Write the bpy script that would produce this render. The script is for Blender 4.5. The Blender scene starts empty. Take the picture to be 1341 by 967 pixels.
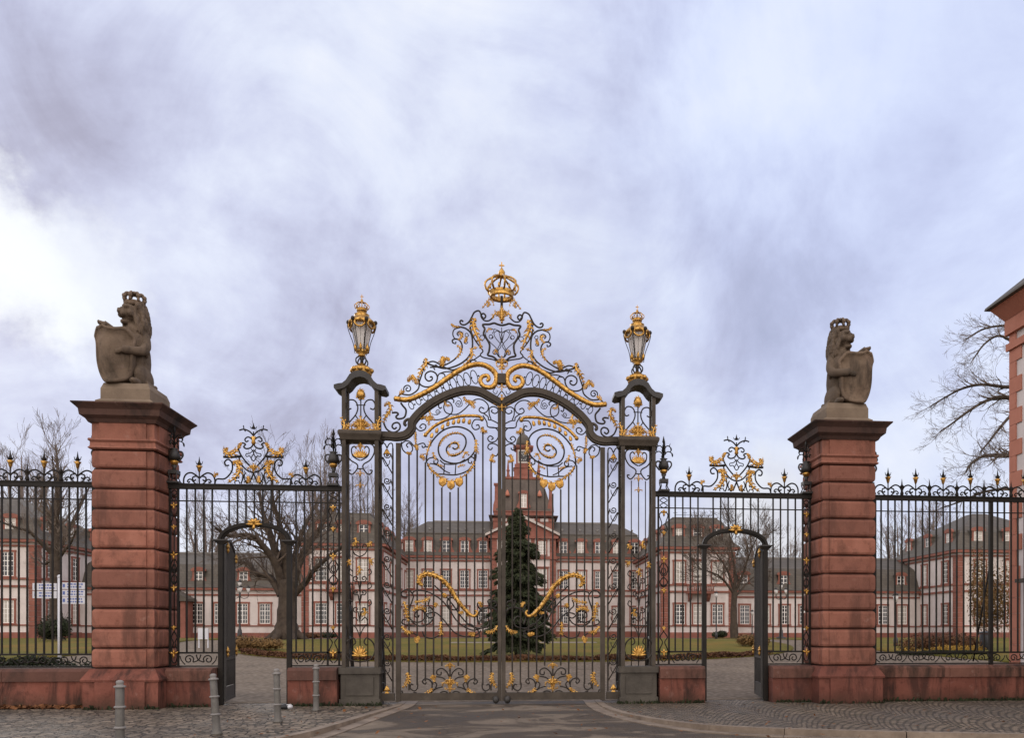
import bpy, bmesh, math, random
from mathutils import Vector, Matrix
R = math.radians
PI = math.pi
scene = bpy.context.scene
col = scene.collection
rnd = random.Random(7)

# ------------------------------------------------------------------ camera numbers
F_PX, CX, HZ = 1050.0, 773.0, 830.0
EYE = 1.6
TH = math.atan(0.0931)
SN, CS = math.sin(TH), math.cos(TH)
CAMX, CAMY = 0.316, -18.37

def G(px, py, Y=0.0):
    """photo pixel -> metres on the vertical plane at depth Y"""
    t = (px - CX) / F_PX
    D = Y - CAMY
    dx = D * (SN + t * CS) / (CS - t * SN)
    dep = dx * SN + D * CS
    return (CAMX + dx, EYE + (HZ - py) * dep / F_PX)

# ------------------------------------------------------------------ materials
def mat(name, base, rough=0.7, metal=0.0, spec=0.3):
    m = bpy.data.materials.new(name)
    m.use_nodes = True
    b = m.node_tree.nodes['Principled BSDF']
    b.inputs['Base Color'].default_value = (*base, 1)
    b.inputs['Roughness'].default_value = rough
    b.inputs['Metallic'].default_value = metal
    b.inputs['Specular IOR Level'].default_value = spec
    return m

class NT:
    def __init__(s, m):
        s.t = m.node_tree; s.b = s.t.nodes['Principled BSDF']
        s.co = s.t.nodes.new('ShaderNodeTexCoord').outputs['Object']
    def n(s, kind, **kw):
        nd = s.t.nodes.new(kind)
        for k, v in kw.items():
            if k.startswith('i_'):
                nd.inputs[k[2:].replace('_', ' ')].default_value = v
            else: setattr(nd, k, v)
        return nd
    def l(s, a, b): s.t.links.new(a, b)
    def noise(s, scale, detail=5, rough=.6, vec=None, dist=0.0):
        nd = s.n('ShaderNodeTexNoise', i_Scale=scale, i_Detail=detail, i_Roughness=rough, i_Distortion=dist)
        s.l(vec or s.co, nd.inputs['Vector']); return nd.outputs['Fac']
    def ramp(s, fac, stops):
        nd = s.n('ShaderNodeValToRGB')
        e = nd.color_ramp.elements
        while len(e) < len(stops): e.new(0.5)
        for k, (p, c) in enumerate(stops):
            e[k].position = p; e[k].color = (*c, 1) if len(c) == 3 else c
        s.l(fac, nd.inputs['Fac']); return nd.outputs['Color']
    def mix(s, fac, a, b, mode='MIX'):
        nd = s.n('ShaderNodeMix', data_type='RGBA', blend_type=mode)
        for sock, v in ((nd.inputs[0], fac), (nd.inputs[6], a), (nd.inputs[7], b)):
            if hasattr(v, 'links'): s.l(v, sock)
            else: sock.default_value = v if isinstance(v, (int, float)) else (*v, 1)
        return nd.outputs[2]
    def math(s, op, a, b=0.0, c=0.0):
        nd = s.n('ShaderNodeMath', operation=op)
        for k, v in enumerate((a, b, c)):
            if hasattr(v, 'links'): s.l(v, nd.inputs[k])
            else: nd.inputs[k].default_value = v
        return nd.outputs[0]
    def scaled(s, v):
        nd = s.n('ShaderNodeMapping'); nd.inputs['Scale'].default_value = v
        s.l(s.co, nd.inputs['Vector']); return nd.outputs['Vector']
    def bump(s, h, strength=.4, dist=.02):
        nd = s.n('ShaderNodeBump', i_Strength=strength, i_Distance=dist)
        s.l(h, nd.inputs['Height']); s.l(nd.outputs['Normal'], s.b.inputs['Normal'])
    def color(s, c): s.l(c, s.b.inputs['Base Color'])

def speckled(name, a, b, scale, rough=.8, bump=.3, bscale=None, metal=0, spec=.3, bd=.02, detail=6):
    m = mat(name, a, rough, metal, spec); t = NT(m)
    f = t.noise(scale, detail, .65)
    t.color(t.ramp(f, [(.3, a), (.7, b)]))
    t.bump(t.noise(bscale or scale * 4, 6, .65), bump, bd)
    return m

M = {}
M['iron_dark'] = speckled('dark fence iron', (.007, .0055, .0042), (.018, .014, .010), 3.0, .55, .15, 60, 0, .22, .004)
M['iron'] = speckled('iron paint', (.013, .0100, .0075), (.038, .029, .021), 3.0, .55, .2, 60, 0, .25, .004)
M['iron_light'] = speckled('grey iron paint', (.034, .027, .020), (.080, .064, .048), 2.5, .6, .25, 50, 0, .22, .004)
M['iron_black'] = speckled('black iron', (.018, .016, .015), (.04, .036, .032), 4.0, .5, .15, 50, 0, .4, .004)
def gold():
    m = mat('gilding', (.8, .45, .08), .34, .85, .5); t = NT(m)
    f = t.noise(14, 5, .75)
    t.color(t.ramp(f, [(.32, (.11, .05, .015)), (.49, (.47, .25, .055)), (.72, (.84, .54, .17))]))
    t.bump(t.noise(55, 5, .7), .6, .012)
    return m
M['gold'] = gold()
def sandstone(name, a, b, stain, amount=.5, zs=1.0, runs=False, bd=.012):
    m = mat(name, a, .85, 0, .2); t = NT(m)
    f = t.noise(1.4, 8, .6); g = t.noise(26, 5, .7)
    c = t.ramp(f, [(.3, a), (.7, b)])
    c = t.mix(t.math('MULTIPLY', g, .35), c, tuple(x * .55 for x in a))
    vv = t.scaled((1.5, 1.5, .45 * zs))
    s1 = t.ramp(t.noise(1.0, 9, .68, vv, .6), [(.49, (0, 0, 0)), (.62, (1, 1, 1))])
    c = t.mix(t.math('MULTIPLY', s1, amount), c, stain)
    w = t.ramp(t.noise(5.0, 6, .6), [(.62, (0, 0, 0)), (.75, (1, 1, 1))])
    c = t.mix(t.math('MULTIPLY', w, .22), c, (.5, .36, .30))
    if runs:      # black damp runs and a mossy foot
        r1 = t.ramp(t.noise(1.0, 6, .62, t.scaled((1.9, 1.9, .22)), .3), [(.56, (0, 0, 0)), (.63, (1, 1, 1))])
        r1 = t.math('MULTIPLY', r1, t.ramp(t.noise(2.0, 5, .6), [(.36, (.25, .25, .25)), (.6, (1, 1, 1))]))
        c = t.mix(t.math('MULTIPLY', r1, .9), c, (.018, .013, .010))
        sp = t.n('ShaderNodeSeparateXYZ'); t.l(t.n('ShaderNodeNewGeometry').outputs['Position'], sp.inputs[0])
        ft = t.n('ShaderNodeMapRange'); ft.inputs['From Min'].default_value = .34; ft.inputs['From Max'].default_value = -.02
        t.l(t.math('ADD', sp.outputs[2], t.math('MULTIPLY', t.math('SUBTRACT', t.noise(2.2, 6, .65), .5), .55)), ft.inputs['Value'])
        c = t.mix(t.math('MULTIPLY', ft.outputs[0], .85), c, (.035, .026, .016))
    t.color(c); rn = t.n('ShaderNodeObjectInfo').outputs['Random']
    c = t.mix(t.math('MULTIPLY', rn, .62), c, tuple(x * y for x, y in zip(a, (.50, .58, .66))))
    pk = t.ramp(t.noise(7.0, 7, .7), [(.34, (1, 1, 1)), (.46, (0, 0, 0))])
    c = t.mix(t.math('MULTIPLY', pk, .45), c, tuple(x * .4 for x in a)); t.color(c)
    t.bump(t.math('ADD', t.noise(45, 8, .7), t.math('MULTIPLY', t.noise(9, 6, .65), .8)), .6, bd)
    return m
M['sand'] = sandstone('red sandstone', (.255, .098, .064), (.40, .172, .118), (.055, .030, .022), .65)
M['sandwall'] = sandstone('weathered red sandstone', (.165, .055, .037), (.30, .112, .078), (.022, .015, .012), .8, .7, True)
M['coping'] = sandstone('mossy sandstone coping', (.14, .064, .045), (.24, .112, .08), (.03, .023, .017), .9, .8, True)
M['plinth_paint'] = speckled('worn grey plinth paint', (.05, .043, .035), (.10, .087, .070), 2.0, .7, .3, 40, 0, .2)
M['joint'] = mat('dark joint', (.05, .022, .016), .95)
M['stone'] = sandstone('grey lion stone', (.12, .084, .056), (.29, .205, .14), (.026, .020, .015), .75, 1.6, False, .035)
M['plinthstone'] = speckled('tan plinth stone', (.13, .095, .066), (.22, .165, .115), 2.2, .9, .4, 30)
M['towerslate'] = speckled('red brown slate', (.070, .054, .043), (.112, .088, .070), 1.0, .7, .3, 14)
M['capstone'] = sandstone('dark cornice stone', (.085, .045, .033), (.165, .085, .062), (.022, .018, .015), 1.0)
def plaster():
    m = mat('white plaster', (.7, .64, .6), .9, 0, .2); t = NT(m)
    c = t.ramp(t.noise(.6, 6, .65), [(.3, (.50, .44, .405)), (.7, (.64, .57, .53))])
    st = t.ramp(t.noise(1.0, 7, .66, t.scaled((1.1, 1.1, .16))), [(.48, (0, 0, 0)), (.68, (1, 1, 1))])
    c = t.mix(t.math('MULTIPLY', st, .35), c, (.34, .29, .25)); t.color(c)
    t.bump(t.noise(30, 5, .7), .15, .02); return m
M['plaster'] = plaster()
M['trim'] = speckled('red sandstone trim', (.17, .066, .047), (.29, .115, .082), .9, .85, .2, 20)
M['quoin'] = speckled('orange red quoin', (.36, .135, .085), (.46, .19, .125), .9, .85, .2, 20)
def slate():
    m = mat('slate roof', (.1, .095, .08), .7, 0, .4); t = NT(m)
    br = t.n('ShaderNodeTexBrick', i_Scale=1.0); br.inputs['Brick Width'].default_value = .5; br.inputs['Row Height'].default_value = .3
    br.inputs['Mortar Size'].default_value = .02
    sep = t.n('ShaderNodeSeparateXYZ'); t.l(t.co, sep.inputs[0])
    cmb = t.n('ShaderNodeCombineXYZ'); t.l(t.math('ADD', sep.outputs[0], sep.outputs[1]), cmb.inputs[0]); t.l(sep.outputs[2], cmb.inputs[1])
    t.l(cmb.outputs[0], br.inputs['Vector'])
    br.inputs['Color1'].default_value = (.078, .064, .049, 1); br.inputs['Color2'].default_value = (.128, .108, .084, 1); br.inputs['Mortar'].default_value = (.06, .055, .045, 1)
    f = t.noise(.5, 7, .65)
    t.color(t.mix(f, br.outputs['Color'], (.064, .052, .038)))
    t.bump(br.outputs['Fac'], -.4, .02)
    return m
M['slate'] = slate()
M['lead'] = speckled('grey zinc', (.16, .15, .14), (.24, .22, .2), 1.2, .6, .1, 10)
M['white'] = speckled('white window paint', (.70, .66, .60), (.80, .77, .72), 2, .6, .05, 20)
M['glass'] = mat('window glass', (.018, .018, .02), .06, 0, .6)
M['blind'] = mat('pale blind behind glass', (.42, .38, .33), .18, 0, .5)
def lampglass():
    m = mat('lantern glass', (.60, .57, .54), .25, 0, .5)
    b = m.node_tree.nodes['Principled BSDF']; b.inputs['Transmission Weight'].default_value = .08; b.inputs['IOR'].default_value = 1.05
    return m
M['lampglass'] = lampglass()
M['bark'] = speckled('brown bark', (.035, .025, .018), (.085, .063, .045), 2.5, .9, .8, 12, bd=.05)
M['twig'] = speckled('bare twigs', (.075, .055, .042), (.145, .108, .082), 1.2, .9, .3, 12)
M['twig_far'] = speckled('far bare twigs', (.16, .125, .10), (.24, .19, .16), 1.2, .9, .3, 12)
M['twig_mid'] = speckled('pale bare twigs', (.12, .09, .07), (.20, .155, .12), 1.2, .9, .3, 12)
M['spruce'] = speckled('spruce needles', (.020, .028, .011), (.062, .070, .030), 3.4, .8, .2, 10)
M['hedge'] = speckled('red brown hedge leaves', (.065, .028, .014), (.14, .065, .028), 1.5, .85, .2, 10)
M['shrub'] = speckled('brown shrub leaves', (.10, .058, .022), (.20, .115, .04), 1.2, .85, .2, 10)
M['box'] = speckled('dark box leaves', (.014, .019, .008), (.034, .042, .016), 2.0, .8, .2, 10)
M['yellow'] = speckled('ochre leaves', (.30, .17, .025), (.42, .26, .05), 2.0, .8, .2, 10)
def lawn():
    m = mat('lawn', (.06, .075, .02), .95, 0, .1); t = NT(m)
    f = t.noise(.22, 8, .68); g = t.noise(8, 6, .8)
    c = t.ramp(f, [(.32, (.105, .095, .016)), (.50, (.175, .142, .030)), (.66, (.26, .150, .036))])
    c = t.mix(t.math('MULTIPLY', g, .6), c, (.045, .05, .012))
    t.color(c); t.bump(t.noise(30, 6, .8), .9, .05)
    return m
M['lawn'] = lawn()
def gravel():
    m = mat('gravel', (.2, .17, .14), .95, 0, .15); t = NT(m)
    v = t.n('ShaderNodeTexVoronoi', i_Scale=6.5); t.l(t.co, v.inputs['Vector'])
    f = t.noise(.35, 8, .65); g = t.noise(60, 4, .8)
    c = t.ramp(f, [(.3, (.135, .092, .055)), (.5, (.23, .163, .102)), (.7, (.33, .243, .158))])
    c = t.mix(.55, c, t.ramp(v.outputs['Distance'], [(.1, (.30, .25, .20)), (.62, (.045, .036, .028))]))
    c = t.mix(t.math('MULTIPLY', g, .5), c, (.09, .075, .06))
    t.color(c); t.bump(v.outputs['Distance'], -.6, .03)
    return m
M['gravel'] = gravel()
def cobble(name, arcs):
    m = mat(name, (.16, .14, .12), .7, 0, .35); t = NT(m)
    sep = t.n('ShaderNodeSeparateXYZ'); t.l(t.co, sep.inputs[0])
    x, y = sep.outputs[0], sep.outputs[1]
    wob = t.noise(1.7, 3, .5)
    if arcs:   # segmental arcs 1.3 m wide
        fx = t.math('SUBTRACT', t.math('FRACT', t.math('MULTIPLY', x, 1 / 1.3)), .5)
        lift = t.math('MULTIPLY', t.math('MULTIPLY', fx, fx), 1.7)
        yy = t.math('ADD', y, lift)
        yy = t.math('ADD', yy, t.math('MULTIPLY', wob, .10))
        xx = t.math('ADD', x, t.math('MULTIPLY', wob, .12))
    else:
        yy = t.math('ADD', y, t.math('MULTIPLY', t.noise(2.2, 3, .5), .22)); xx = t.math('ADD', x, t.math('MULTIPLY', wob, .25))
    cmb = t.n('ShaderNodeCombineXYZ'); t.l(xx, cmb.inputs[0]); t.l(yy, cmb.inputs[1])
    br = t.n('ShaderNodeTexBrick', i_Scale=1.0); t.l(cmb.outputs[0], br.inputs['Vector'])
    for k, v in (('Brick Width', .135), ('Row Height', .125), ('Mortar Size', .020), ('Mortar Smooth', .7), ('Bias', .0)): br.inputs[k].default_value = v
    br.inputs['Color1'].default_value = (.10, .074, .051, 1); br.inputs['Color2'].default_value = (.27, .205, .145, 1); br.inputs['Mortar'].default_value = (.018, .015, .012, 1)
    bc, bf = br.outputs['Color'], br.outputs['Fac']
    if not arcs:      # rough hand-set stones
        wv = t.n('ShaderNodeVectorMath', operation='ADD'); nz = t.n('ShaderNodeTexNoise', i_Scale=3.0, i_Detail=3.0); t.l(t.co, nz.inputs['Vector'])
        sc = t.n('ShaderNodeVectorMath', operation='SCALE'); sc.inputs['Scale'].default_value = .16; t.l(nz.outputs['Color'], sc.inputs[0]); t.l(t.co, wv.inputs[0]); t.l(sc.outputs[0], wv.inputs[1])
        v1 = t.n('ShaderNodeTexVoronoi', i_Scale=6.2); v2 = t.n('ShaderNodeTexVoronoi', feature='DISTANCE_TO_EDGE', i_Scale=6.2)
        for v in (v1, v2): t.l(wv.outputs[0], v.inputs['Vector']); v.inputs['Randomness'].default_value = .75
        s3 = t.n('ShaderNodeSeparateXYZ'); t.l(v1.outputs['Color'], s3.inputs[0])
        bf = t.ramp(v2.outputs['Distance'], [(.01, (1, 1, 1)), (.10, (0, 0, 0))])
        bc = t.mix(bf, t.ramp(s3.outputs[0], [(.1, (.085, .062, .042)), (.9, (.28, .215, .152))]), (.016, .013, .010))
    f = t.noise(.5, 8, .7); g = t.noise(3.2, 8, .75)
    c = t.mix(t.ramp(f, [(.4, (0, 0, 0)), (.7, (.65, .65, .65))]), bc, (.085, .072, .055))
    c = t.mix(t.ramp(g, [(.5, (0, 0, 0)), (.75, (.55, .55, .55))]), c, (.07, .068, .035))
    t.color(c)
    h = t.math('ADD', t.math('MULTIPLY', bf, -1.0), t.math('MULTIPLY', t.noise(22, 5, .7), .5))
    t.bump(h, 1.0, .05)
    t.l(t.ramp(f, [(.35, (.85, .85, .85)), (.7, (.5, .5, .5))]), t.b.inputs['Roughness'])
    return m
M['cobble_arc'] = cobble('cobblestones in arcs', True)
M['cobble'] = cobble('worn cobblestones', False)
def asphalt():
    m = mat('asphalt', (.06, .05, .042), .8, 0, .3); t = NT(m)
    f = t.noise(.62, 9, .66, t.scaled((.7, 1.2, 1)), 1.0); g = t.noise(55, 4, .8)
    c = t.ramp(f, [(.40, (.046, .031, .019)), (.51, (.084, .059, .038)), (.535, (.16, .122, .086)), (.66, (.25, .195, .14))])
    c = t.mix(t.math('MULTIPLY', g, .55), c, (.045, .038, .03))
    wp = t.n('ShaderNodeVectorMath', operation='ADD'); nz = t.n('ShaderNodeTexNoise', i_Scale=1.3, i_Detail=6.0); t.l(t.co, nz.inputs['Vector']); t.l(t.co, wp.inputs[0]); t.l(nz.outputs['Color'], wp.inputs[1])
    vo = t.n('ShaderNodeTexVoronoi', feature='DISTANCE_TO_EDGE', i_Scale=.33); t.l(wp.outputs[0], vo.inputs['Vector'])
    cr_ = t.ramp(vo.outputs['Distance'], [(.004, (1, 1, 1)), (.012, (0, 0, 0))])
    c = t.mix(t.math('MULTIPLY', cr_, .35), c, (.018, .014, .011))
    t.color(c); t.bump(t.noise(80, 5, .8), .6, .012)
    t.l(t.ramp(f, [(.35, (.6, .6, .6)), (.6, (.9, .9, .9))]), t.b.inputs['Roughness'])
    return m
M['asphalt'] = asphalt()
M['kerb'] = speckled('granite kerb', (.12, .09, .066), (.26, .205, .155), 2.2, .8, .4, 25)
M['bollard'] = speckled('grey bollard paint', (.07, .063, .054), (.13, .12, .102), 6, .5, .15, 40, 0, .45)
M['black'] = speckled('black plastic', (.012, .012, .013), (.03, .03, .032), 6, .45, .2, 30)
M['signwhite'] = speckled('white sign enamel', (.50, .50, .52), (.60, .60, .62), 2, .5, .03, 20)
M['signblue'] = mat('blue sign lettering', (.10, .14, .34), .5)
M['dark'] = mat('dark doorway', (.012, .010, .009), .8)
M['leaflitter'] = speckled('fallen leaves', (.10, .04, .018), (.2, .085, .03), 4, .9, .2, 20)
M['clock'] = speckled('clock face', (.045, .045, .045), (.07, .07, .07), 5, .6, .05, 20)
M['greystone'] = speckled('grey stone', (.40, .35, .31), (.5, .45, .40), 1.5, .85, .2, 25)

# ------------------------------------------------------------------ mesh helpers
def cat_rom(P, k=5, closed=False):
    P = [Vector(p) for p in P]
    n = len(P)
    if n < 3 and not closed:
        return P
    out = []
    segs = n if closed else n - 1
    for i in range(segs):
        if closed: a, b, c, d = P[i - 1], P[i], P[(i + 1) % n], P[(i + 2) % n]
        else: a, b, c, d = P[max(i - 1, 0)], P[i], P[i + 1], P[min(i + 2, n - 1)]
        for j in range(k):
            t = j / k
            out.append(.5 * ((2 * b) + (c - a) * t + (2 * a - 5 * b + 4 * c - d) * t * t + (3 * b - a - 3 * c + d) * t ** 3))
    if not closed: out.append(P[-1])
    return out

def spi(cx, cy, r, a0, turns, shrink=.22, k=9):
    """spiral from outside in, image angles (y down), degrees"""
    out = []
    n = max(4, int(abs(turns) * k))
    for i in range(n + 1):
        t = i / n
        rr = r * (1 - (1 - shrink) * t)
        a = R(a0 + 360 * turns * t)
        out.append((cx + rr * math.cos(a), cy + rr * math.sin(a)))
    return out

class MB:
    def __init__(s): s.v, s.f, s.sm = [], [], []
    def face(s, f, smooth=False): s.f.append(tuple(f)); s.sm.append(smooth)
    def box(s, x0, x1, y0, y1, z0, z1):
        b = len(s.v)
        s.v += [Vector(p) for p in ((x0, y0, z0), (x1, y0, z0), (x1, y1, z0), (x0, y1, z0), (x0, y0, z1), (x1, y0, z1), (x1, y1, z1), (x0, y1, z1))]
        for f in ((3, 2, 1, 0), (4, 5, 6, 7), (0, 1, 5, 4), (1, 2, 6, 5), (2, 3, 7, 6), (3, 0, 4, 7)): s.face([b + i for i in f])
        return s
    def frustum(s, cx, cy, rings, sides=True):
        """rings: (hx, hy, z) stacked rectangles"""
        b = len(s.v)
        for hx, hy, z in rings:
            s.v += [Vector((cx - hx, cy - hy, z)), Vector((cx + hx, cy - hy, z)), Vector((cx + hx, cy + hy, z)), Vector((cx - hx, cy + hy, z))]
        for k in range(len(rings) - 1):
            for i in range(4):
                j = (i + 1) % 4
                s.face((b + 4 * k + i, b + 4 * k + j, b + 4 * k + 4 + j, b + 4 * k + 4 + i))
        s.face((b + 3, b + 2, b + 1, b)); e = b + 4 * (len(rings) - 1)
        s.face((e, e + 1, e + 2, e + 3))
        return s
    def tube(s, P, r, n=6, caps=True, smooth=True):
        P = [Vector(p) for p in P]
        m = len(P)
        if m < 2: return s
        rr = r if isinstance(r, (list, tuple)) else [r] * m
        T = [(P[min(i + 1, m - 1)] - P[max(i - 1, 0)]) for i in range(m)]
        T = [t.normalized() if t.length > 1e-9 else Vector((0, 0, 1)) for t in T]
        u = T[0].orthogonal().normalized()
        b = len(s.v)
        for i in range(m):
            u = u - T[i] * u.dot(T[i])
            u = u.normalized() if u.length > 1e-6 else T[i].orthogonal().normalized()
            w = T[i].cross(u)
            for k in range(n):
                a = 2 * PI * k / n
                s.v.append(P[i] + (u * math.cos(a) + w * math.sin(a)) * rr[i])
        for i in range(m - 1):
            for k in range(n):
                k2 = (k + 1) % n
                s.face((b + i * n + k, b + i * n + k2, b + (i + 1) * n + k2, b + (i + 1) * n + k), smooth)
        if caps:
            s.face([b + k for k in range(n)][::-1]); s.face([b + (m - 1) * n + k for k in range(n)])
        return s
    def ribbon(s, P, hw, hy, n=6, smooth=True):
        """sweep in an XZ plane: half width hw in the plane, hy across it (lists or numbers)"""
        P = [Vector(p) for p in P]; m = len(P)
        if m < 2: return s
        hw = hw if isinstance(hw, (list, tuple)) else [hw] * m
        hy = hy if isinstance(hy, (list, tuple)) else [hy] * m
        b = len(s.v); Y = Vector((0, 1, 0)); off = PI / 4 if n == 4 else 0
        q = math.sqrt(2) if n == 4 else 1
        for i in range(m):
            t = P[min(i + 1, m - 1)] - P[max(i - 1, 0)]
            t = t.normalized() if t.length > 1e-9 else Vector((1, 0, 0))
            sd = Y.cross(t)
            sd = sd.normalized() if sd.length > 1e-6 else Vector((1, 0, 0))
            for k in range(n):
                a = 2 * PI * k / n + off
                s.v.append(P[i] + sd * (math.cos(a) * hw[i] * q) + Y * (math.sin(a) * hy[i] * q))
        for i in range(m - 1):
            for k in range(n):
                k2 = (k + 1) % n
                s.face((b + i * n + k, b + (i + 1) * n + k, b + (i + 1) * n + k2, b + i * n + k2), smooth and n != 4)
        s.face([b + k for k in range(n)]); s.face([b + (m - 1) * n + k for k in range(n)][::-1])
        return s
    def lathe(s, cx, cy, prof, n=16, smooth=True, phase=0.0, caps=True):
        b = len(s.v)
        for r, z in prof:
            for k in range(n):
                a = 2 * PI * k / n + phase
                s.v.append(Vector((cx + r * math.cos(a), cy + r * math.sin(a), z)))
        for i in range(len(prof) - 1):
            for k in range(n):
                k2 = (k + 1) % n
                s.face((b + i * n + k, b + i * n + k2, b + (i + 1) * n + k2, b + (i + 1) * n + k), smooth)
        if caps: s.face([b + k for k in range(n)][::-1]); s.face([b + (len(prof) - 1) * n + k for k in range(n)])
        return s
    def ball(s, c, r, n=8, m=6):
        r = r if isinstance(r, (list, tuple)) else (r, r, r)
        b = len(s.v); c = Vector(c)
        s.v.append(c + Vector((0, 0, -r[2])))
        for i in range(1, m):
            p = -PI / 2 + PI * i / m
            for k in range(n):
                a = 2 * PI * k / n
                s.v.append(c + Vector((r[0] * math.cos(p) * math.cos(a), r[1] * math.cos(p) * math.sin(a), r[2] * math.sin(p))))
        s.v.append(c + Vector((0, 0, r[2]))); e = len(s.v) - 1
        for k in range(n):
            k2 = (k + 1) % n
            s.face((b, b + 1 + k2, b + 1 + k), True)
            for i in range(m - 2):
                s.face((b + 1 + i * n + k, b + 1 + i * n + k2, b + 1 + (i + 1) * n + k2, b + 1 + (i + 1) * n + k), True)
            s.face((e, b + 1 + (m - 2) * n + k, b + 1 + (m - 2) * n + k2), True)
        return s
    def prism(s, outline, y0, y1):
        """outline (x,z) extruded from y0 to y1"""
        b = len(s.v); n = len(outline)
        s.v += [Vector((x, y0, z)) for x, z in outline] + [Vector((x, y1, z)) for x, z in outline]
        s.face(range(b, b + n)); s.face([b + n + i for i in range(n)][::-1])
        for i in range(n):
            j = (i + 1) % n
            s.face((b + j, b + i, b + n + i, b + n + j))
        return s
    def prism_x(s, outline, x0, x1):
        """outline (y,z) extruded along x"""
        b = len(s.v); n = len(outline)
        s.v += [Vector((x0, y, z)) for y, z in outline] + [Vector((x1, y, z)) for y, z in outline]
        s.face([b + i for i in range(n)][::-1]); s.face([b + n + i for i in range(n)])
        for i in range(n):
            j = (i + 1) % n
            s.face((b + i, b + j, b + n + j, b + n + i))
        return s
    def quad(s, c, u, w):
        b = len(s.v); s.v += [c - u - w, c + u - w, c + u + w, c - u + w]; s.face((b, b + 1, b + 2, b + 3)); return s
    # ---- ornaments drawn in photo pixels on a plane ----
    def curve(s, pts, r=.015, Y=0.0, k=4, n=6):
        s.ribbon([(x, Y, z) for x, z in [G(p.x, p.y, Y) for p in cat_rom([(a, b, 0) for a, b in pts], k)]], r, r * .9, n); return s
    def leaf(s, pts, w, Y=0.0, lobes=4, k=6, dep=.5, tip=.12):
        P = [(x, Y, z) for x, z in [G(p.x, p.y, Y) for p in cat_rom([(a, b, 0) for a, b in pts], k)]]
        leaf_xyz(s, P, w, lobes, dep, tip); return s
    def build(s, name, m, parent=None, local=False):
        me = bpy.data.meshes.new(name)
        o0 = Vector((0, 0, 0)) if (parent is None or local) else Vector(root_of(parent).location)
        me.from_pydata([tuple(v - o0) for v in s.v], [], s.f)
        me.polygons.foreach_set('use_smooth', s.sm)
        bm = bmesh.new(); bm.from_mesh(me); bmesh.ops.recalc_face_normals(bm, faces=bm.faces[:]); bm.to_mesh(me); bm.free()
        me.materials.append(M[m] if isinstance(m, str) else m)
        o = bpy.data.objects.new(name, me); col.objects.link(o)
        if parent is not None: o.parent = parent
        return o

def leaf_xyz(s, P, w, lobes=4, dep=.5, tip=.12):
    """acanthus blade: a tapering rib with pairs of pointed side lobes (or one plain petal)"""
    P = [Vector(p) for p in P]; n = len(P) - 1
    env = lambda t: max(math.sin(PI * min(1, .15 + .85 * t)) ** .7, tip) if t < 1 else tip * .5
    k = .95 if lobes < 2 else .50
    s.ribbon(P, [w * k * env(i / n) for i in range(n + 1)], [w * dep * .9 * env(i / n) for i in range(n + 1)], 6)
    if lobes < 2: return
    m = int(lobes * 1.6) + 1; Y = Vector((0, 1, 0))
    for j in range(m):
        t = .06 + .82 * j / (m - 1); i = min(n - 1, int(t * n))
        p = P[i].lerp(P[i + 1], t * n - i); d = (P[i + 1] - P[i]).normalized(); sd = Y.cross(d)
        for sg in (-1, 1):
            L = w * 1.75 * env(t) * (1.0 if (j + (sg > 0)) % 2 else .78); o = Vector((0, -w * .12, 0))
            a = p + d * (w * .1); q1 = p + sd * (sg * L * .55) + d * (L * .30) + o; q2 = p + sd * (sg * L * .88) + d * (L * .92)
            s.ribbon([a, q1, q2], [w * .30, w * .34, w * .06], [w * .34, w * .26, w * .05], 5)

def root_of(o):
    while o.parent is not None: o = o.parent
    return o
def tag(o, label=None, cat=None, group=None, kind=None):
    if label: o['label'] = label
    if cat: o['category'] = cat
    if group: o['group'] = group
    if kind: o['kind'] = kind
    return o
def thing(name, label, cat, loc=(0, 0, 0), group=None, rz=0.0):
    o = bpy.data.objects.new(name, None); col.objects.link(o)
    o.location = loc; o.rotation_euler = (0, 0, rz); o.empty_display_size = .2
    return tag(o, label, cat, group)
def kids(o): return [c for c in bpy.data.objects if c.parent == o]
_mm = {}
def mirrored_mesh(me):
    if me.name not in _mm:
        c = me.copy(); c.transform(Matrix.Scale(-1, 4, Vector((1, 0, 0)))); c.flip_normals(); _mm[me.name] = c
    return _mm[me.name]
def copy_tree(o, parent=None, mirror=False, ch=None):
    if ch is None:
        ch = {}
        for c in bpy.data.objects:
            if c.parent is not None: ch.setdefault(c.parent.name, []).append(c)
    c = o.copy(); col.objects.link(c); c.parent = parent
    if mirror:
        if o.data is not None: c.data = mirrored_mesh(o.data)
        c.location.x = -o.location.x; c.rotation_euler.z = -o.rotation_euler.z
    for k in ch.get(o.name, []): copy_tree(k, c, mirror, ch)
    return c
def zm(ox, oy, s):
    return lambda *p: [(ox + x / s, oy + y / s) for x, y in p]
# ================================================================== GATE
IR = .0145
def palmette(parent, name, cx, cy, w, h, Y=-.03, up=1, n=5, m='gold'):
    b = MB()
    for i in range(n):
        a = (i - (n - 1) / 2) / ((n - 1) / 2); q = abs(a)
        if q < .2: b.leaf([(cx, cy), (cx, cy - up * h * .5), (cx, cy - up * h)], w * .125 / 57, Y - .02, 2.2, 5, .7)
        else:
            b.leaf([(cx + a * w * .05, cy + up * h * .05), (cx + a * w * .14, cy - up * h * (.55 - .25 * q)), (cx + a * w * .36, cy - up * h * (.92 - .42 * q)), (cx + a * w * .52, cy - up * h * (.80 - .52 * q)), (cx + a * w * .47, cy - up * h * (.60 - .45 * q))], w * .085 / 57, Y, 2.2, 4, .7, .3)
    b.leaf([(cx, cy + up * h * .22), (cx, cy - up * h * .2)], w * .12 / 57, Y - .02, 1, 6, .9)
    return b.build(name, m, parent)
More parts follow.
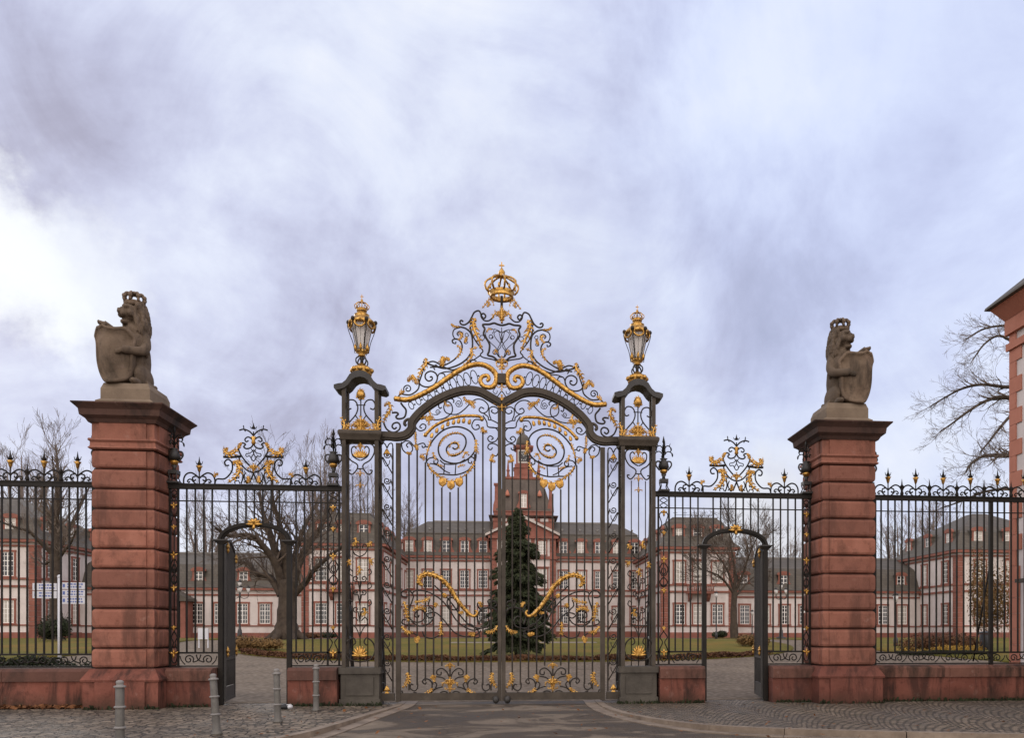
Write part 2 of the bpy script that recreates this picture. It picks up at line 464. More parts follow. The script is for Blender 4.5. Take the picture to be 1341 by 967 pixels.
def shell(parent, name, cx, cy, w, h, Y=-.03, n=7, m='gold'):
    b = MB()
    for i in range(n):
        a = R(200 + 140 * i / (n - 1)) if h > 0 else R(20 + 140 * i / (n - 1))
        b.leaf([(cx, cy), (cx + .3 * w * math.cos(a), cy + .55 * abs(h) * math.sin(a)), (cx + .5 * w * math.cos(a), cy + abs(h) * math.sin(a))], w * .085 / 57, Y, .8, 5, .7, .5)
    x, z = G(cx, cy, Y)
    b.ball((x, Y - .02, z), (.03, .03, .03))
    return b.build(name, m, parent)
def gleaf(parent, pts, w, Y=-.02, lobes=4, name='acanthus_leaf', m='gold'):
    return MB().leaf(pts, w, Y, lobes).build(name, m, parent)
def crown_mb(cx, cy, z0, r, h):
    """hoop crown: band, eight half-arches, orb; all real depth"""
    b = MB()
    b.lathe(cx, cy, [(r * .90, z0), (r * 1.0, z0 + .02 * h), (r * .96, z0 + .06 * h), (r * .99, z0 + .12 * h), (r * 1.06, z0 + .18 * h), (r * 1.02, z0 + .20 * h), (r * .88, z0 + .17 * h), (r * .84, z0 + .08 * h), (r * .86, z0), (r * .90, z0)], 20, caps=False)
    for k in range(8):
        a = 2 * PI * k / 8 + .2
        P = []
        for t in range(9):
            q = t / 8
            rad = r * (1.0 + .62 * math.sin(PI * min(1, q * 1.3))) * (1 - q) ** .5 + r * .08
            P.append((cx + rad * math.cos(a), cy + rad * math.sin(a), z0 + h * (.15 + .53 * math.sin(q * PI / 2))))
        b.tube(P, [r * .075 * (1 + .3 * (i % 2)) for i in range(9)], 6)
        a2 = a + PI / 8
        b.ball((cx + r * 1.12 * math.cos(a2), cy + r * 1.12 * math.sin(a2), z0 + h * .26), (r * .10, r * .10, h * .08), 6, 4)
    b.lathe(cx, cy, [(r * .12, z0 + h * .63), (r * .3, z0 + h * .67), (r * .18, z0 + h * .71), (r * .28, z0 + h * .77), (r * .26, z0 + h * .84), (r * .14, z0 + h * .90), (r * .06, z0 + h * .95)], 10)
    return b
def cross_mb(cx, cy, z0, h):
    b = MB(); w = h * .13
    b.box(cx - w / 2, cx + w / 2, cy - w / 2, cy + w / 2, z0, z0 + h)
    b.box(cx - h * .33, cx - w / 2, cy - w / 2, cy + w / 2, z0 + h * .52, z0 + h * .52 + w)
    b.box(cx + w / 2, cx + h * .33, cy - w / 2, cy + w / 2, z0 + h * .52, z0 + h * .52 + w)
    return b
def both(fn_root, build, label_l, label_r):
    pass

A = zm(500, 460, 6.044)      # half-arch zoom
B = zm(560, 330, 6.445)      # crest zoom
C = zm(510, 740, 5.087)      # lower leaf zoom
D = zm(510, 600, 6.044)      # medallion foot zoom
E = zm(500, 560, 2.613)      # leaf zoom

def mirror_px(px):           # photo column mirrored about the gate axis (done in metres elsewhere)
    return px

# ---------------------------------------------------------------- overthrow (arch and crest over both leaves)
ov = thing('gate_overthrow', 'gilded wrought iron arch with scroll crest and crown over the double gate', 'gate arch', (0, 0, 0))
def pair(make):
    """make(parent) builds one or more left-hand parts; mirror each to the right"""
    before = set(bpy.data.objects.keys())
    make()
    new = [o for o in bpy.data.objects if o.name not in before and o.parent is not None and o.parent.parent is None]
    for o in new: 
        copy_tree(o, o.parent, True)
def ov_beam():
    b = MB()
    P = cat_rom([(x, y, 0) for x, y in A((-18, 672), (60, 675), (120, 680), (190, 665), (235, 620), (240, 570), (270, 525), (330, 465), (420, 400), (520, 350), (620, 318), (700, 312), (780, 325), (850, 362), (948, 420))], 5)
    Q = [G(p.x, p.y, 0) for p in P]
    b.ribbon([(min(x, -.001), 0, z) for x, z in Q], .088, .075, 4)
    b.ribbon([(min(x, -.001), -.09, z) for x, z in Q], .045, .02, 4)
    b.curve(A((245, 560), (215, 540), (185, 555), (180, 580), (195, 590)), .035, 0, 4, 6)
    b.build('arch_beam', 'iron_light', ov)
pair(ov_beam)
def ov_gold_rail():
    pts = A((95, 375), (200, 385), (300, 350), (420, 285), (520, 215), (620, 150), (700, 115), (780, 105), (850, 130), (900, 180), (905, 240), (870, 285), (810, 280), (780, 240), (795, 203), (835, 195), (848, 222), (828, 238))
    P = cat_rom([(x, y, 0) for x, y in pts], 8)
    n = len(P)
    Q = [(x, -.03, z) for x, z in [G(p.x, p.y, -.03) for p in P]]
    w = [(.062 - .022 * max(0, (i / n - .55)) / .45) * (1 + .06 * math.sin(i * 2.1)) for i in range(n)]
    w[0] = .03; w[-1] = .02
    MB().ribbon(Q, w, [x * .9 for x in w], 10).build('gilded_rail', 'gold', ov)
    b = MB()
    for i in range(10):
        t = i / 9
        cx, cy = 538.5 + (621 - 538.5) * t, 531.5 - 37.5 * t ** .92 - 4 * math.sin(PI * t)
        rx, ry = 3.0 + 1.2 * t, 5.0 + 4.0 * t
        a = R(-25 + 8 * t)
        ring = []
        for k in range(13):
            q = 2 * PI * k / 12
            x, y = rx * math.cos(q), ry * math.sin(q)
            ring.append((cx + x * math.cos(a) - y * math.sin(a), cy + x * math.sin(a) + y * math.cos(a)))
        b.curve(ring, .011, 0, 3, 5)
        x, z = G(cx + rx + 1.6, cy - 1.5); b.ball((x, 0, z), .022, 6, 4)
    b.build('oval_chain', 'iron', ov)
pair(ov_gold_rail)
def ov_scrolls():
    b = MB()
    S_ = lambda pts, r=IR: b.curve(pts, r)
    S_(A((130, 362), (150, 340), (180, 345), (230, 345), (285, 305), (296, 255), (285, 215)), .018)
    S_(A((165, 330), *[(x, y) for x, y in spi(205, 300, 34, 160, 1.35)]))
    S_(A((296, 245), (315, 190), (345, 110), (400, 82), (450, 100), (500, 130), (560, 150), (620, 130)), .018)
    S_(A((290, 235), (310, 270), (360, 285), (415, 265), (440, 215), (425, 175), (385, 160), (348, 180), (345, 215), (370, 238), (398, 225), (395, 203), (380, 208)), .018)
    S_(A((440, 210), (455, 180), (490, 180), (500, 205), (480, 215)))
    S_(A((455, 180), (500, 165), (570, 160), (640, 130), (690, 85), (720, 70), (750, 80)))
    S_(A((420, 150), (410, 125), (430, 110), (445, 130)))
    # crest
    S_(B((465, 555), (452, 535), (470, 520), (490, 540), (478, 562), (455, 552), (448, 520), (430, 497), (395, 510), (375, 545), (350, 590), (315, 615), (285, 612), (273, 590), (285, 578), (300, 590)), .02)
    S_(B((560, 545), (520, 580), (480, 580), (455, 555)), .018)
    S_(B((372, 565), (362, 650), (395, 735), (440, 800), (467, 838), (445, 868), (470, 892), (560, 912), (600, 940)), .016)
    S_(B((200, 615), (230, 632), (280, 635), (330, 652), (370, 700), (378, 800), (350, 880), (300, 930), (235, 965), (150, 985), (60, 965), (-40, 930)), .02)
    S_(B((280, 637), (225, 655), (213, 700), (238, 738), (285, 725), (295, 690), (270, 672), (248, 690), (262, 710)))
    S_(B((215, 770), (208, 748), (235, 735), (272, 750), (292, 800), (272, 860), (212, 920), (120, 965), (20, 975)), .018)
    S_(B((215, 770), (235, 775), (238, 758)))
    for p in ((330, 700), (322, 760)): S_(B(*spi(p[0], p[1], 18, 0, 1, .6)), .009)
    S_(B((450, 870), (400, 905), (370, 920), (360, 940), (380, 950)))
    S_(B(*spi(460, 725, 20, 0, 1.0, 1)), .009)
    # bracket and small scroll standing on the beam
    S_(A((15, 570), (40, 620), (90, 645), (135, 625), (145, 590), (125, 567), (92, 575), (82, 600), (100, 617), (118, 603)), .02)
    S_(A((80, 490), (115, 487), (130, 500), (112, 520), (130, 537), (178, 525), (192, 470), (165, 432), (150, 410)), .022)
    S_(A((900, 290), (880, 320), (905, 340), (915, 315)), .009)
    b.build('scrollwork', 'iron', ov)
    for pts, w in ((A((345, 55), (350, 105), (310, 155), (285, 220)), .055), (A((240, 185), (250, 215), (270, 240), (285, 265)), .045), (A((205, 245), (225, 215), (262, 208)), .04),
                   (A((140, 350), (160, 320), (175, 330)), .035), (A((540, 75), (500, 60), (470, 90), (490, 125)), .05), (A((480, 45), (478, 80), (490, 110)), .035),
                   (B((405, 560), (385, 600), (392, 650), (430, 740), (462, 835)), .07), (B((245, 790), (280, 815), (268, 870), (230, 905)), .035), (B((420, 805), (365, 830), (380, 868), (345, 920), (290, 965)), .045),
                   (B((198, 605), (225, 632), (280, 632)), .028), (B((255, 745), (285, 722), (285, 690), (255, 690)), .035), (B((315, 770), (322, 745), (330, 720)), .03),
                   (B((125, 880), (130, 920), (110, 965)), .045), (B((180, 905), (140, 905), (125, 930)), .035),
                   (A((50, 400), (70, 455), (30, 520), (12, 575)), .05), (A((20, 440), (40, 415), (70, 430)), .03), (A((70, 480), (45, 500), (25, 530)), .03),
                   (B((460, 475), (490, 440), (520, 400), (550, 420), (560, 465)), .03), (B((500, 465), (520, 440), (505, 420)), .03)):
        gleaf(ov, pts, w)
pair(ov_scrolls)
def ov_shield():
    b = MB()
    b.curve(B((625, 622), (590, 612), (560, 602), (520, 612), (465, 615), (482, 650), (472, 690), (492, 725), (522, 780), (518, 840), (508, 872), (555, 888), (598, 925), (625, 940)), .024)
    b.build('shield_frame', 'iron', ov)
    b = MB()   # interlaced monogram
    for pts in (B((690, 655), (640, 675), (620, 720), (640, 780), (665, 840), (645, 885), (605, 890), (585, 860), (600, 830)),
                B(*spi(570, 850, 26, -40, -1.3)), B((590, 835), (620, 790), (575, 730), (560, 690), (585, 668), (620, 680), (625, 640)),
                B((540, 655), (505, 660), (490, 700), (520, 755), (585, 820), (605, 880)), B(*spi(535, 715, 20, 0, 1.2, .6)), B((600, 668), (612, 720), (625, 770)),
                B((545, 690), (560, 660), (520, 645), (505, 668))):
        b.curve(pts, .0095, 0, 4, 5)
    b.build('monogram', 'iron', ov)
    gleaf(ov, B((500, 680), (515, 650), (545, 660)), .02); gleaf(ov, B((560, 865), (575, 830), (590, 860)), .025)
pair(ov_shield)
# axis pieces of the crest
b = MB(); x0 = 0
def zy(py): return G(657, py)[1]
b.lathe(0, 0, [(.03, zy(405)), (.03, zy(388))], 8); b.build('crown_stem', 'iron', ov)
cr = crown_mb(0, 0, zy(391), .275, zy(349) - zy(391)).build('crown', 'gold', ov)
cross_mb(0, 0, zy(354), zy(343.5) - zy(354)).build('cross', 'gold', cr)
def ax_palm(cy, w, h, up=1, n=5): return palmette(ov, 'acanthus_leaf', 657.2, cy, w, h, -.05, up, n)
ax_palm(420, 24, 17, 1, 5); ax_palm(404, 18, 16, -1, 3)
ax_palm(480, 15, 14, 1, 5); ax_palm(473, 14, 16, -1, 5)
MB().box(-.085, .085, -.1, .1, zy(503), zy(491)).build('boss', 'iron_light', ov)
ax_palm(503, 12, 10, -1, 3); ax_palm(532, 20, 15, 1, 5); ax_palm(522, 20, 17, -1, 5)
b = MB()
for sg in (-1, 1):
    b.ribbon([(0, 0, zy(512)), (sg * .10, 0, zy(520)), (sg * .16, 0, zy(527))], .012, .012, 6)
b.build('stay', 'iron', ov)

# ---------------------------------------------------------------- gate leaf
XS0, XS1 = G(521.8, 700)[0], 0.0
ZT = G(521, 576)[1]
leaf = thing('gate_leaf', 'left leaf of the tall black and gold double gate, nearer the large bare tree', 'gate', (XS0, 0, 0), 'leaves of the main gate')
MB().box(XS0 - .052, XS0 + .052, -.05, .05, .06, ZT - .085).build('hinge_stile', 'iron_light', leaf)
MB().box(-.088, -.004, -.05, .05, .06, G(657, 528)[1]).build('meeting_stile', 'iron_light', leaf)
MB().box(XS0 + .053, -.089, -.04, .04, .08, .25).build('bottom_rail', 'iron_light', leaf)
MB().ball((-.13, -.07, .09), (.075, .06, .09), 10, 8).build('floor_bolt', 'iron_black', leaf)
bar_px = [535.6 + 10.75 * i for i in range(11)]
bar_tops = [594, 582, 606, 617, 639, 645, 639, 621, 595, 563, 601]
bar_bot = [905, 898, 893, 888, 873, 905, 873, 888, 893, 898, 905]
for x, yt, yb in zip(bar_px, bar_tops, bar_bot):
    X, z1 = G(x, yt); z0 = G(x, yb)[1]
    MB().box(X - .0175, X + .0175, -.0175, .0175, z0, z1).build('bar', 'iron', leaf)
# medallion
b = MB()
b.curve(A((352, 885), (362, 790), (408, 702), (480, 632), (560, 602), (640, 607), (712, 650), (745, 730), (738, 785), (700, 840), (640, 878), (570, 890), (500, 872), (460, 832), (447, 770), (470, 708), (530, 662), (610, 652), (658, 682), (665, 740), (632, 800), (570, 832), (522, 812), (513, 770), (548, 735), (595, 735), (605, 760), (580, 778), (560, 765)), .019)
b.curve(D((300, 40), (320, 85), (370, 125), (430, 130), (520, 135), (600, 112), (655, 70), (672, 25)), .017)
b.curve(A((380, 890), (440, 905), (500, 950), (540, 968)), .014)
b.curve(D((400, 18), (440, 48), (530, 48), (600, 12)), .015)
for x in (430, 520): b.curve(D((x + 6, 48), (x, 130)), .013)
b.curve(A((352, 880), (375, 850), (420, 845), (445, 865), (435, 892), (412, 885), (415, 868)), .015)
b.curve(A((745, 790), (745, 850), (720, 905), (700, 920)), .015)
b.curve(A((745, 870), (715, 840), (690, 850), (685, 880), (705, 890), (712, 872)), .015)
md = b.build('medallion', 'iron', leaf)
for pts, w, lb in ((A((345, 665), (362, 645), (420, 592), (520, 542), (620, 517), (720, 513), (775, 520), (792, 540)), .036, 0), (A((452, 760), (480, 705), (535, 660), (600, 648), (650, 672)), .03, 7), (A((520, 790), (540, 825), (600, 815), (640, 790)), .03, 5), (A((530, 770), (560, 725), (600, 728), (610, 765), (580, 785)), .028, 4), (A((745, 700), (748, 760), (740, 800)), .04, 3), (A((352, 830), (375, 750), (390, 700)), .035, 3), (A((735, 750), (755, 790), (765, 815)), .03, 2),
                (D((305, 45), (325, 85), (352, 118), (375, 130)), .04, 3), (D((610, 122), (640, 95), (662, 60), (672, 25)), .04, 3), (A((405, 800), (415, 840), (430, 865)), .035, 2), (A((640, 850), (665, 800), (690, 830)), .035, 2), (A((440, 895), (465, 910), (490, 915)), .03, 2), (A((600, 920), (630, 905), (660, 905)), .03, 2),
                (D((365, 130), (400, 150), (440, 178), (490, 190), (540, 175), (585, 145), (615, 125)), .05, 4)):
    b = MB().leaf(pts, w, -.03, lb or 1); 
    if lb == 0:
        P = [(x, -.03, z) for x, z in [G(p.x, p.y, -.03) for p in cat_rom([(a, c, 0) for a, c in pts], 8)]]
        b = MB().ribbon(P, [w * (1 + .1 * math.sin(i * 1.9)) for i in range(len(P))], w, 8)
        b.ball((P[0][0], -.03, P[0][2]), .05); b.ball((P[-1][0], -.03, P[-1][2]), .05)
        b.build('gilded_rail', 'gold', leaf)
    else: b.build('acanthus_leaf', 'gold', md)
for p in ((392, 668), (432, 628), (478, 600), (520, 575), (565, 562), (605, 553), (645, 550), (690, 560)):
    q = A(p)[0]; gleaf(md, [(q[0], q[1] + 3.6), (q[0] + .6, q[1]), (q[0] + 1.8, q[1] - 3.4)], .042, -.035, 1.3)
for cx, cy in ((421, 165), (487, 188), (552, 165)):
    q = D((cx, cy))[0]
    shell(md, 'shell', q[0], q[1], 9.5, 10.5 if cx != 487 else 11.5, -.04, 5) if False else None
    bb = MB()
    for i in range(5):
        a = (i - 2) / 2
        bb.leaf([(q[0] + a * 3.0, q[1] - 1), (q[0] + a * 3.8, q[1] + 5), (q[0] + a * 2.6, q[1] + 11.5 - 2.5 * abs(a))], .028, -.045, .8, 5, .8, .5)
    bb.build('shell', 'gold', md)
# top scrollwork of the leaf
b = MB(); S_ = lambda pts, r=.0145: b.curve(pts, r)
S_(A((270, 560), (300, 540), (340, 535), (430, 545), (500, 530), (555, 485), (552, 425), (515, 400), (490, 440), (512, 490), (590, 502), (650, 465), (700, 415), (745, 383), (800, 388), (842, 430), (835, 475), (800, 492), (770, 470), (785, 445), (810, 458)))
S_(A((270, 560), (268, 600), (300, 632), (340, 620), (348, 590), (322, 578), (300, 600), (318, 612)))
S_(A((450, 440), (455, 415), (490, 390), (540, 375), (570, 390), (565, 410)))
S_(A((450, 440), (460, 455), (475, 445)))
S_(A(*spi(605, 410, 22, 90, -1.3)), .009); S_(A((600, 365), (625, 380), (635, 430), (600, 440), (580, 410)), .009)
S_(A(*spi(445, 480, 20, 90, 1.2)), .009); S_(A((400, 500), (440, 505), (468, 480)), .009)
S_(A((850, 455), (880, 440), (915, 455), (918, 480), (895, 495), (868, 480), (875, 465)))
S_(A((800, 490), (840, 520), (845, 545), (870, 548), (920, 575), (925, 605), (890, 608), (850, 605)))
S_(A((850, 455), (850, 500), (865, 540)))
S_(A((800, 510), (830, 560), (840, 600), (900, 610), (927, 655), (905, 710), (862, 722), (838, 695), (858, 672), (882, 690), (866, 702)))
S_(A((927, 795), (922, 755), (885, 733), (848, 740), (840, 768), (862, 782), (876, 764)))
S_(A((927, 795), (905, 832), (875, 822), (868, 860)))
S_(A((780, 545), (735, 545), (712, 590), (735, 622), (770, 612), (765, 585), (745, 590)))
S_(A((155, 720), (165, 780), (205, 812), (240, 790), (240, 755), (215, 728), (195, 745), (208, 765)))
S_(A((155, 735), (190, 712), (225, 720), (255, 755)))
S_(A((265, 760), (290, 740), (330, 730), (345, 755), (325, 765), (318, 748)))
S_(A((345, 755), (372, 760), (385, 735)))
S_(A((802, 600), (802, 660)), .016)
S_(A((270, 640), (268, 740)), .014)
b.build('scrollwork', 'iron', leaf)
for pts, w in ((A((300, 540), (345, 520), (375, 535), (430, 545)), .04), (A((375, 470), (385, 510), (370, 560), (375, 590)), .035), (A((345, 545), (375, 535), (410, 520)), .04), (A((495, 390), (510, 430), (545, 430)), .03), (A((650, 360), (665, 395), (710, 410), (745, 400)), .04), (A((680, 390), (710, 415), (735, 455)), .04), (A((268, 640), (265, 690), (272, 740)), .03), (A((255, 745), (275, 760), (280, 785)), .035),
               (A((195, 800), (215, 812), (235, 810)), .03), (A((795, 600), (800, 635), (835, 640)), .04), (A((865, 880), (870, 840), (885, 820)), .035), (A((300, 845), (325, 830), (335, 870)), .04), (A((850, 860), (872, 868), (900, 880)), .03)):
    gleaf(leaf, pts, w)
# middle band
b = MB(); S_ = lambda pts, r=.016: b.curve(pts, r, .022)
S_(C((120, 215), (88, 212), (78, 190), (105, 168), (135, 172), (150, 190), (165, 178), (205, 172), (270, 188), (345, 235), (400, 300), (445, 370), (505, 418), (560, 438), (610, 425)))
S_(C((150, 190), (160, 210), (150, 245), (135, 290), (130, 335), (145, 370), (190, 385), (228, 365), (235, 325), (205, 300), (175, 318), (170, 345), (190, 352), (198, 335)))
S_(C((250, 330), (300, 318), (350, 355), (425, 445), (490, 478), (560, 478), (610, 440)))
S_(C((300, 140), (360, 195), (420, 265), (480, 350), (535, 405), (600, 425), (655, 410), (665, 370), (640, 345), (612, 365), (620, 390), (642, 380)))
S_(C((410, 300), (385, 260), (395, 225), (430, 225), (455, 265), (445, 300), (415, 300)))
S_(C((725, 360), (715, 310), (670, 285), (610, 305), (585, 350), (600, 400)), .02)
S_(C((725, 330), (700, 298), (665, 285), (668, 255), (700, 245), (718, 268), (700, 282)), .018)
S_(C((668, 275), (655, 245), (672, 232), (690, 245)))
S_(C((620, 310), (590, 280), (590, 255), (615, 258)))
S_(C((170, 410), (120, 405), (85, 390), (90, 368), (110, 370)))
S_(C((145, 380), (200, 410), (260, 395), (292, 355), (290, 305), (260, 270), (270, 230)))
S_(C((220, 445), (235, 480), (285, 492), (330, 470), (340, 440)))
S_(C((240, 330), (268, 355), (300, 340), (290, 310)))
S_(C((500, 410), (530, 395), (560, 410), (590, 440), (600, 480), (575, 490)))
S_(C((105, 450), (150, 455), (180, 470), (185, 490)))
b.build('scrollwork', 'iron', leaf)
P = cat_rom([(x, y, 0) for x, y in C((222, 140), (198, 118), (208, 78), (262, 62), (335, 88), (400, 150), (445, 225), (495, 290), (540, 335), (572, 342), (585, 318), (572, 305))], 8)
n = len(P)
w = [(.02 + .045 * math.sin(PI * min(1, .25 + .7 * i / n)) ** 1.2) * (.78 + .05 * math.sin(i * 1.6)) for i in range(n)]
MB().ribbon([(x, -.06, z) for x, z in [G(p.x, p.y, -.06) for p in P]], w, [x * .8 for x in w], 10).build('gilded_scroll', 'gold', leaf)
gleaf(leaf, C((222, 140), (198, 118), (208, 78), (262, 62), (335, 88), (400, 150), (445, 225), (495, 290), (540, 335)), .052, -.085, 11)
for pts, w in ((C((95, 245), (110, 290), (112, 330), (130, 385)), .05), (C((165, 248), (215, 245), (250, 235), (272, 215)), .04), (C((155, 310), (180, 288), (220, 288), (245, 315)), .045), (C((80, 410), (105, 440), (125, 455), (160, 450)), .045), (C((185, 525), (182, 500), (200, 485)), .04), (C((165, 490), (185, 500), (200, 498)), .03),
               (C((345, 380), (340, 420), (348, 465), (330, 450)), .042), (C((722, 405), (700, 440), (670, 452), (640, 450)), .042), (C((525, 460), (550, 465), (570, 470)), .04), (C((360, 190), (368, 205), (378, 212)), .04), (C((300, 255), (312, 270), (300, 280)), .035), (C((460, 318), (480, 322), (490, 315)), .03), (C((590, 250), (608, 262), (612, 285)), .032), (C((500, 290), (530, 325), (515, 345)), .035)):
    gleaf(leaf, pts, w, -.03)
# foot ornament, symmetric about photo column 589.2
def foot(sg):
    cxx = 403
    T = lambda *p: C(*[(cxx + sg * (x - cxx), y) for x, y in p])
    b = MB(); S_ = lambda pts, r=.016: b.curve(pts, r)
    S_(T((403, 770), (385, 720), (350, 692), (318, 705), (318, 732), (342, 735), (345, 715)))
    S_(T((400, 800), (360, 758), (320, 748), (295, 745)))
    S_(T((355, 815), (310, 828), (275, 855), (215, 895)))
    S_(T((275, 850), (285, 800), (268, 770), (235, 762), (220, 782), (238, 798), (245, 782)))
    S_(T((300, 835), (315, 800), (295, 782), (288, 800)))
    S_(T((403, 880), (380, 850), (345, 850), (330, 875), (352, 895), (368, 878), (352, 870)))
    S_(T((403, 850), (403, 898)))
    b.build('scrollwork', 'iron', leaf); b = MB(); S_ = lambda pts, r=.016: b.curve(pts, r)
    S_(T((188, 790), (186, 825), (165, 842), (138, 825), (145, 798), (160, 805)))
    S_(T((82, 840), (105, 885), (150, 893), (185, 880), (182, 858), (160, 852)))
    b.build('corner_scroll', 'iron', leaf)
    for pts, w in ((T((115, 720), (128, 755), (118, 790), (85, 825)), .05), (T((195, 893), (235, 870), (270, 850), (288, 825)), .045), (T((285, 735), (292, 755), (300, 785)), .035), (T((270, 755), (290, 752), (310, 748)), .03)):
        gleaf(leaf, pts, w)
foot(1); foot(-1)
q = C((403, 820))[0]; palmette(leaf, 'palmette', q[0], q[1], 20, 14, -.035, 1, 5); palmette(leaf, 'palmette', q[0], q[1] - 1, 13, 7, -.04, -1, 3)
q = C((403, 692))[0]; palmette(leaf, 'palmette', q[0], q[1], 12, 8, -.03, 1, 5)
leafR = copy_tree(leaf, None, True); leafR.location = (-XS0, 0, 0)
tag(leafR, 'right leaf of the tall black and gold double gate, farther from the large bare tree')

# ---------------------------------------------------------------- narrow scroll panel between leaf and lantern pier
XP0, XP1 = G(499.2, 700)[0], G(514.5, 700)[0]
sp = thing('scroll_panel', 'narrow wrought iron panel of stacked scrolls left of the main gate', 'gate panel', ((XP0 + XP1) / 2, 0, 0), 'narrow scroll panels flanking the main gate')
for X in (XP0, XP1): MB().box(X - .017, X + .017, -.017, .017, .26, ZT - .2).build('rod', 'iron', sp)
MB().box(XP0 - .05, XP1 + .04, -.04, .04, .08, .25).build('bottom_rail', 'iron_light', sp)
b = MB()
xm, hw = (XP0 + XP1) / 2, (XP1 - XP0) / 2
z = ZT - .35
prev = None
while z > .75:
    c = (xm, z); r = hw * .66
    P = [(x, 0, 2 * z - y) for x, y in spi(xm, z, r, -20, 1.5)]
    b.ribbon([Vector(p) for p in ([(xm + hw * .9, 0, z - .32)] + [(xm + hw * .95, 0, z - .12)] + P)], .013, .012, 6)
    b.ribbon(cat_rom([(xm - hw * .9, 0, z - .05), (xm - hw * .2, 0, z - .25), (xm + hw * .35, 0, z - .2), (xm + hw * .45, 0, z - .12)], 4), .010, .010, 6)
    b.ribbon([(xm - hw * .75, 0, z - .05), (xm + hw * .9, 0, z - .42)], .014, .012, 6)
    b.ribbon([(XP0 - .09 if False else XP0, 0, z + .2), (XP0 - .06, 0, z + .2)], .02, .02, 6)
    z -= .585
for sg in (-1, 1):
    b.ribbon(cat_rom([(xm + sg * hw, 0, ZT - .22), (xm + sg * hw * .9, 0, ZT - .1), (xm + sg * hw * .4, 0, ZT - .1), (xm, 0, ZT - .2)], 4), .014, .012, 6)
b.build('scrollwork', 'iron', sp)
for z, h in ((ZT - .22, .2), (.42, .2), (.30, .14)):
    bb = MB()
    for a in (-1, 0, 1):
        leaf_xyz(bb, [Vector((xm, -.02, z)), Vector((xm + a * .04, -.02, z - h * .5)), Vector((xm + a * .09, -.02, z - h * (1 - .3 * abs(a))))], .03, 1, .6)
    bb.build('acanthus_leaf', 'gold', sp)
spR = copy_tree(sp, None, True); tag(spR, 'narrow wrought iron panel of stacked scrolls right of the main gate')

# ---------------------------------------------------------------- lantern pier
XL = -3.155
YF, YB = -.17, .17
def zl(py): return 1.6 + (830 - py) / 58.6
U0, U1 = G(450.5, 700, YF)[0], G(493.3, 700, YF)[0]
XM = (U0 + U1) / 2
pr = thing('lantern_pier', 'openwork iron gate pier with gilded ornaments, left of the main gate', 'gate pier', (XM, 0, 0), 'lantern piers beside the main gate')
hwP = (U1 - U0) / 2
b = MB()
b.box(XM - hwP - .09, XM + hwP + .09, YF - .09, YB + .09, 0, .14)
b.box(XM - hwP - .06, XM + hwP + .06, YF - .06, YB + .06, .14, .70)
b.box(XM - hwP - .10, XM + hwP + .10, YF - .10, YB + .10, .70, .84)
b.box(XM - hwP + .06, XM + hwP - .06, YF - .085, YF - .061, .22, .62)
b.build('plinth', 'plinth_paint', pr)
for X in (U0, U1):
    for Y in (YF, YB):
        MB().box(X - .042, X + .042, Y - .042, Y + .042, .841, zl(576)).build('upright', 'iron_light', pr)
        MB().box(X - .042, X + .042, Y - .042, Y + .042, zl(566), zl(509)).build('upright', 'iron_light', pr)
b = MB()
b.frustum(XM, (YF + YB) / 2, [(hwP + .07, .23, zl(578.5)), (hwP + .09, .25, zl(575)), (hwP + .12, .28, zl(571)), (hwP + .12, .28, zl(568)), (hwP + .09, .25, zl(566))])
b.build('ledge', 'iron_light', pr)
